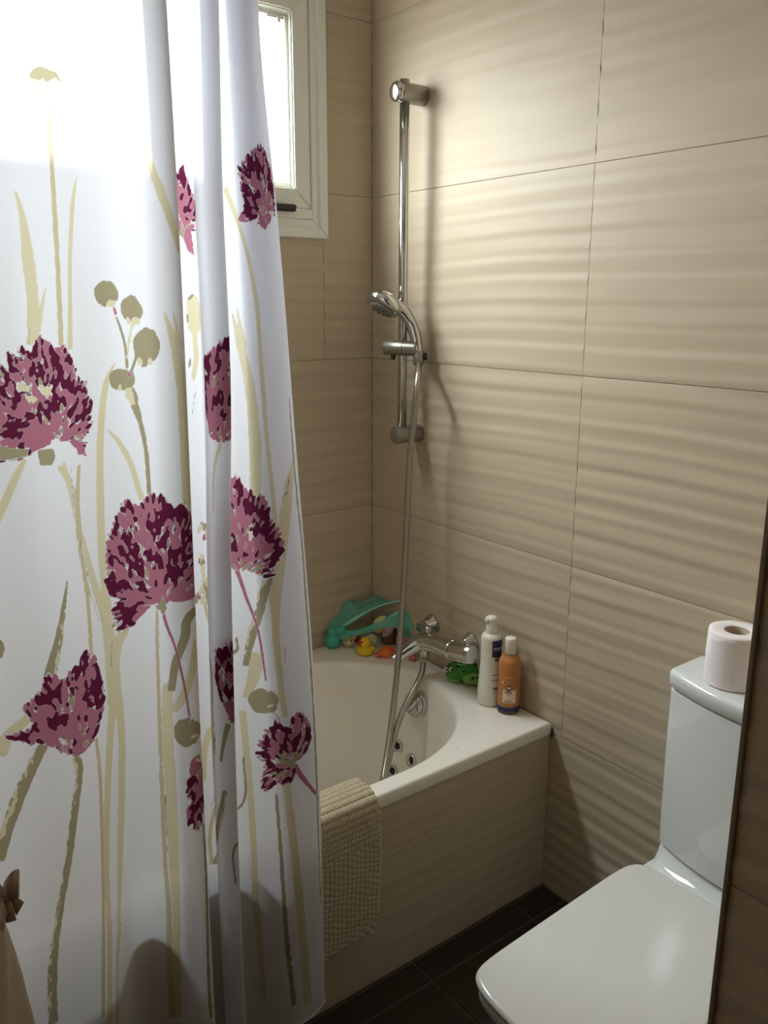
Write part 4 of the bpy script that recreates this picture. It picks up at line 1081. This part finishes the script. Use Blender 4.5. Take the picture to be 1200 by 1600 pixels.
# darker brush-marked leaves and stems
for pts, wd, ink, dry in [
    ([(106, 905), (100, 950), (92, 1000), (82, 1040), (76, 1070)], [2, 7, 12, 17, 19], OL_, (CR_, 1)),
    ([(70, 1160), (50, 1200), (28, 1250), (10, 1300), (-4, 1345)], [15, 17, 18, 18, 19], OL_, (CR_, -1)),
    ([(118, 1180), (124, 1205), (118, 1260), (108, 1340), (96, 1410), (86, 1480), (82, 1540), (84, 1600)], [13, 11, 11, 11, 11, 15, 14], OL_, (CR_, -1)),
    ([(422, 895), (416, 915), (404, 960), (392, 1000), (384, 1040)], [17, 16, 15, 10], OL_, (CR_, -1)),
    ([(352, 1235), (346, 1270), (338, 1310), (335, 1350)], [8, 12, 12, 10], OL_, (CR_, 1)),
    ([(381, 1180), (376, 1260), (370, 1320), (368, 1380)], [3, 4, 4, 4], OL_, None),
    ([(318, 1285), (322, 1360), (324, 1440), (326, 1520), (330, 1590)], [4, 5, 5, 5, 5], OL_, (CR_, 1)),
    ([(432, 1240), (438, 1310), (444, 1400), (450, 1480), (460, 1570)], [4, 5, 6, 7, 7], OL_, (CR_, 1)),
    ([(447, 785), (452, 760), (456, 735)], [12, 12, 6], CR_, (OL_, 1)),
    ([(208, 625), (220, 660), (228, 700), (232, 740), (234, 780)], [14, 7, 6, 6, 7], OL_, None),
    ([(178, 485), (188, 510), (196, 540), (200, 575)], [3, 4, 4, 5], OL_, None),
    ([(208, 505), (202, 535), (200, 560)], [4, 4, 3], CR_, (OL_, 1)),
    ([(214, 555), (206, 580)], [4, 4], OL_, None),
    ([(252, 935), (256, 958), (262, 980), (274, 1010), (284, 1050), (292, 1090), (298, 1130)], [8, 5, 4, 4, 3], PI_, None),
    ([(368, 885), (376, 905), (386, 935), (396, 960), (404, 985), (410, 1020), (416, 1065)], [8, 6, 5, 4, 4, 3], PI_, None),
    ([(460, 1195), (470, 1210), (482, 1225), (494, 1240)], [9, 8, 5], PI_, None),
    ([(357, 1130), (350, 1160), (345, 1190)], [10, 7, 4], OL_, None),
    ([(370, 995), (364, 1020), (358, 1045)], [3, 8, 10], OL_, (CR_, 1)),
]: stroke(pts, wd, ink, dry=dry, jit=.10)
# thin dark contours
for pts in ([(124, 840), (136, 890), (148, 930), (162, 975)], [(112, 745), (114, 770), (119, 800)], [(46, 540), (46, 510)], [(176, 1000), (174, 1030), (175, 1050)], [(250, 1180), (258, 1240), (262, 1330)], [(333, 1110), (335, 1180), (330, 1260)], [(445, 1010), (447, 1035)], [(306, 610), (300, 650)]):
    stroke(pts, 2, OL_, jit=.5)
# olive buds
def bud(c, r, ang, cream=True):
    q = fab(*c); k = depth((-.95, -.78, q[1]))/FPX
    blob(q, r[0]*k, r[1]*k, ang, OL_, n=18, jit=.10)
    if cream:
        for _ in range(4): blob(q+np.array([rnd.uniform(-.6, .6)*r[0], -r[1]*.75])*k, 3*k, 6*k, rnd.uniform(-.4, .4), CR_, jit=.3)
bud((166, 458), (19, 20), 0); bud((206, 484), (16, 22), .1); bud((228, 542), (18, 29), -.15); bud((190, 592), (20, 17), 0); bud((205, 615), (9, 16), .4, False)
stroke([(200, 606), (205, 622), (210, 632)], [12, 10, 5], CR_, jit=.2); stroke([(178, 478), (182, 492)], [3, 5], PI_); stroke([(201, 580), (204, 588)], [5, 6], PI_)
bud((72, 122), (24, 15), 0, False)
rnd = random.Random(3)
for k in range(9): stroke([(52+k*5, 124+rnd.uniform(-4, 6)), (50+k*5.2, 150+rnd.uniform(-6, 14))], [6, 2], CR_, jit=.3)
for c, r in (((412, 1096), (24, 24)), ((293, 1143), (24, 24))):
    bud(c, r, 0, False); rnd = random.Random(int(c[0]))
    stroke([(c[0]+2, c[1]-14), (c[0]+16, c[1]-18), (c[0]+24, c[1]-6), (c[0]+27, c[1]+6)], 2, CR_); stroke([(c[0]+6, c[1]+8), (c[0]+18, c[1]+4)], [6, 3], CR_); stroke([(c[0]+4, c[1]+12), (c[0]+18, c[1]+18), (c[0]+26, c[1]+30)], [4, 2, 3], OL_)
# pale bud in the first fold
patch_px((302, 500), [(292, 466), (300, 458), (312, 462), (316, 490), (314, 515), (308, 522), (310, 560), (304, 585), (298, 600), (294, 590), (300, 560), (300, 525), (292, 512)], CR_)
stroke([(294, 468), (300, 462), (304, 460)], [6, 5, 3], OL_, jit=.3); stroke([(293, 490), (294, 505)], [4, 3], OL_, jit=.4); stroke([(298, 560), (296, 575)], [4, 3], OL_, jit=.4)
for p in ((318, 832), (321, 880), (318, 920), (324, 935)):
    q = fab(*p)
    if q is not None:
        for s in range(5): blob(q+np.array([rnd.uniform(-.008, .008), rnd.uniform(-.014, .014)]), .004, .008, rnd.uniform(-.5, .5), rnd.choice((CR_, CR_, OL_, PI_)), jit=.3)
# brown line along the right edge
stroke([(452, 620), (457, 690), (464, 770), (472, 850), (478, 930), (484, 1010), (489, 1090), (493, 1170), (496, 1250), (499, 1340), (502, 1430)], [3, 5, 5, 5, 5, 5, 4, 4, 4, 3, 2], OL_, jit=.35)
# small tan marks at the far left
stroke([(-4, 1000), (3, 1010), (2, 1028)], [10, 8, 4], OL_, jit=.3)

# blooms
flower((70, 640), [(-20, 600), (4, 565), (22, 580), (20, 548), (38, 560), (42, 540), (58, 556), (70, 527), (86, 532), (96, 552), (108, 537), (118, 556), (124, 590), (142, 594), (148, 640), (146, 675), (134, 690), (134, 722), (120, 712), (104, 690), (92, 688), (60, 700), (20, 712), (-20, 714)], (92, 700), 21, nd=95, oliv=9)
flower((240, 880), [(172, 832), (190, 800), (206, 776), (216, 792), (232, 780), (244, 770), (262, 776), (272, 800), (290, 790), (304, 812), (318, 850), (320, 910), (308, 940), (280, 944), (262, 938), (250, 960), (240, 940), (222, 955), (205, 968), (176, 974), (170, 950), (184, 918), (168, 920), (170, 880), (168, 850)], (252, 950), 33, nd=120, oliv=7)
flower((100, 1120), [(40, 1085), (60, 1078), (72, 1066), (78, 1050), (92, 1048), (100, 1066), (112, 1058), (118, 1048), (132, 1046), (140, 1028), (154, 1032), (162, 1060), (165, 1110), (158, 1140), (146, 1170), (128, 1184), (110, 1186), (84, 1170), (74, 1150), (50, 1138), (8, 1122), (40, 1125), (56, 1115), (48, 1100)], (116, 1200), 44, nd=70, oliv=9, dark=.9)
flower((292, 330), [(270, 282), (282, 268), (290, 262), (296, 280), (302, 308), (308, 330), (304, 345), (300, 368), (298, 400), (290, 390), (284, 372), (272, 372)], (284, 362), 51, nd=34, oliv=2, dark=.85)
flower((408, 300), [(382, 268), (388, 250), (396, 240), (404, 232), (412, 222), (422, 236), (432, 260), (438, 300), (436, 330), (424, 342), (410, 362), (400, 350), (404, 335), (388, 345), (378, 345), (388, 318), (382, 300)], (416, 332), 62, nd=55, oliv=5, dark=1.1)
flower((342, 610), [(318, 560), (330, 552), (340, 540), (356, 530), (368, 545), (372, 600), (370, 660), (360, 688), (340, 690), (326, 684), (320, 650), (318, 600)], (345, 695), 73, nd=50, oliv=4)
flower((398, 830), [(358, 760), (366, 750), (376, 746), (384, 770), (392, 764), (400, 776), (412, 772), (418, 790), (422, 812), (436, 830), (442, 850), (436, 874), (424, 884), (424, 902), (400, 898), (380, 885), (358, 890), (356, 820)], (374, 896), 84, nd=70, oliv=7)
flower((360, 1065), [(346, 1020), (354, 1012), (370, 1000), (380, 1010), (382, 1060), (378, 1100), (370, 1125), (360, 1130), (350, 1100), (344, 1060)], (364, 1130), 95, nd=32, oliv=4)
flower((445, 1180), [(408, 1160), (418, 1144), (428, 1130), (438, 1128), (446, 1138), (458, 1140), (462, 1122), (476, 1120), (482, 1132), (492, 1140), (496, 1170), (488, 1186), (470, 1196), (458, 1200), (452, 1226), (440, 1222), (428, 1216), (414, 1236), (408, 1214), (420, 1195), (410, 1184)], (462, 1192), 106, nd=70, oliv=10, dark=.95)
flower((308, 1230), [(298, 1184), (308, 1176), (316, 1180), (322, 1200), (322, 1250), (314, 1275), (306, 1300), (300, 1280), (292, 1284), (294, 1268), (302, 1250), (292, 1236), (296, 1222)], (318, 1190), 117, nd=36, oliv=2)
# cream openings in the big bloom
patch_px((40, 606), [(28, 602), (36, 596), (46, 606), (42, 612), (30, 608)], CR_); patch_px((72, 612), [(62, 602), (79, 606), (80, 616), (72, 620)], CR_); patch_px((50, 622), [(42, 616), (60, 622), (54, 628), (44, 624)], CR_)
patch_px((86, 698), [(62, 700), (84, 700), (86, 712), (80, 724), (64, 722)], OL_); patch_px((20, 708), [(0, 694), (24, 702), (44, 704), (40, 714), (10, 716), (-5, 712)], OL_); patch_px((86, 688), [(80, 688), (92, 684), (90, 696), (82, 697)], -1)

# raster -> cloth points (area average)
def blur(A):
    for ax_ in (1, 2):
        A = (A+np.roll(A, 1, ax_)+np.roll(A, -1, ax_))/3
    return A
INK = blur(INK)
gi = np.clip((zg-ZB)/PX_, 0, RH-1.001); gj = np.clip(su/PX_, 0, RW-1.001)
i0, j0 = gi.astype(int), gj.astype(int); fi, fj = (gi-i0)[:, None], (gj-j0)[None, :]
def samp(A): return A[i0][:, j0]*(1-fi)*(1-fj)+A[i0+1][:, j0]*fi*(1-fj)+A[i0][:, j0+1]*(1-fi)*fj+A[i0+1][:, j0+1]*fi*fj
VA = [samp(INK[k]) for k in range(5)]

me = bpy.data.meshes.new('shower_curtain')
nV, nF = CV.shape[0]*CV.shape[1], len(CF)
me.vertices.add(nV); me.vertices.foreach_set('co', CV.reshape(-1).astype(np.float32))
me.loops.add(nF*4); me.loops.foreach_set('vertex_index', CF.reshape(-1).astype(np.int32))
me.polygons.add(nF); me.polygons.foreach_set('loop_start', np.arange(nF, dtype=np.int32)*4)
me.update(calc_edges=True); me.shade_smooth()
for nm, ch in (('ink_a', VA[0:3]), ('ink_b', VA[3:5]+[np.zeros_like(VA[0])])):
    at_ = me.attributes.new(nm, 'FLOAT_VECTOR', 'POINT')
    at_.data.foreach_set('vector', np.stack(ch, -1).reshape(-1).astype(np.float32))
def curtain_mat(name='printed_curtain_fabric', printed=True, t_=.048):
    m = bpy.data.materials.new(name); m.use_nodes = True; nt = m.node_tree; nt.nodes.clear(); L = nt.links.new
    out = nt.nodes.new('ShaderNodeOutputMaterial')
    rgb = nt.nodes.new('ShaderNodeRGB'); rgb.outputs[0].default_value = (.83, .83, .865, 1); cur = rgb.outputs[0]
    if printed:
        cols = [(.70, .63, .43), (.60, .52, .34), (.36, .315, .20), (.43, .16, .22), (.115, .014, .045)]
        chans = []
        for nm in ('ink_a', 'ink_b'):
            a = nt.nodes.new('ShaderNodeAttribute'); a.attribute_name = nm; s = nt.nodes.new('ShaderNodeSeparateXYZ'); L(a.outputs['Vector'], s.inputs[0]); chans += list(s.outputs)
        for k in range(5):
            mr = nt.nodes.new('ShaderNodeMapRange'); mr.inputs['From Min'].default_value = .36; mr.inputs['From Max'].default_value = .64; L(chans[k], mr.inputs['Value'])
            mx = nt.nodes.new('ShaderNodeMix'); mx.data_type = 'RGBA'; mx.inputs[7].default_value = (*cols[k], 1)
            L(mr.outputs[0], mx.inputs[0]); L(cur, mx.inputs[6]); cur = mx.outputs[2]
    d = nt.nodes.new('ShaderNodeBsdfDiffuse'); tl_ = nt.nodes.new('ShaderNodeBsdfTranslucent'); tr = nt.nodes.new('ShaderNodeBsdfRefraction'); tr.inputs['IOR'].default_value = 1.04; tr.inputs['Roughness'].default_value = .7
    for n_ in (d, tl_): L(cur, n_.inputs['Color'])
    L(cur, tr.inputs['Color'])
    m1 = nt.nodes.new('ShaderNodeMixShader'); m1.inputs[0].default_value = .50; L(d.outputs[0], m1.inputs[1]); L(tl_.outputs[0], m1.inputs[2])
    m2 = nt.nodes.new('ShaderNodeMixShader'); m2.inputs[0].default_value = t_; L(m1.outputs[0], m2.inputs[1]); L(tr.outputs[0], m2.inputs[2])
    L(m2.outputs[0], out.inputs[0]); return m
me.materials.append(curtain_mat())
CUR = bpy.data.objects.new('shower_curtain', me); COL.objects.link(CUR)
tag(CUR, 'white translucent shower curtain printed with purple flowers and tall beige stems', 'curtain')
hemm = curtain_mat('curtain_hem_fabric', False, .05)
k0 = max(0, NS-int(.95/DS))
hem = [CV[0, i]+np.array([0, 0, .002]) for i in range(0, NS, 4)]
mk('bottom_hem', *tube(hem, .0026, 6), hemm, CUR)
mk('side_hem', *tube([CV[j, -1] for j in range(0, NZ, 5)], .0022, 6), hemm, CUR)
ROD = mk('curtain_rod', *tube([(LW+.003, -.765, 2.045), (-.80, -.765, 2.045), (-.003, -.765, 2.045)], .0125, 16), M['chrome'], loc=(-.80, -.765, 2.045))
tag(ROD, 'chrome rod that carries the flowered shower curtain over the tub', 'rod')
for k in range(12):
    x = -1.58+k*.068; a_ = np.linspace(0, 2*math.pi, 20)
    mk('ring', *tube([(x+.003*math.sin(t), -.765+.019*math.cos(t), 2.035+.021*math.sin(t)) for t in a_], .0016, 6), M['whitepl'], CUR)
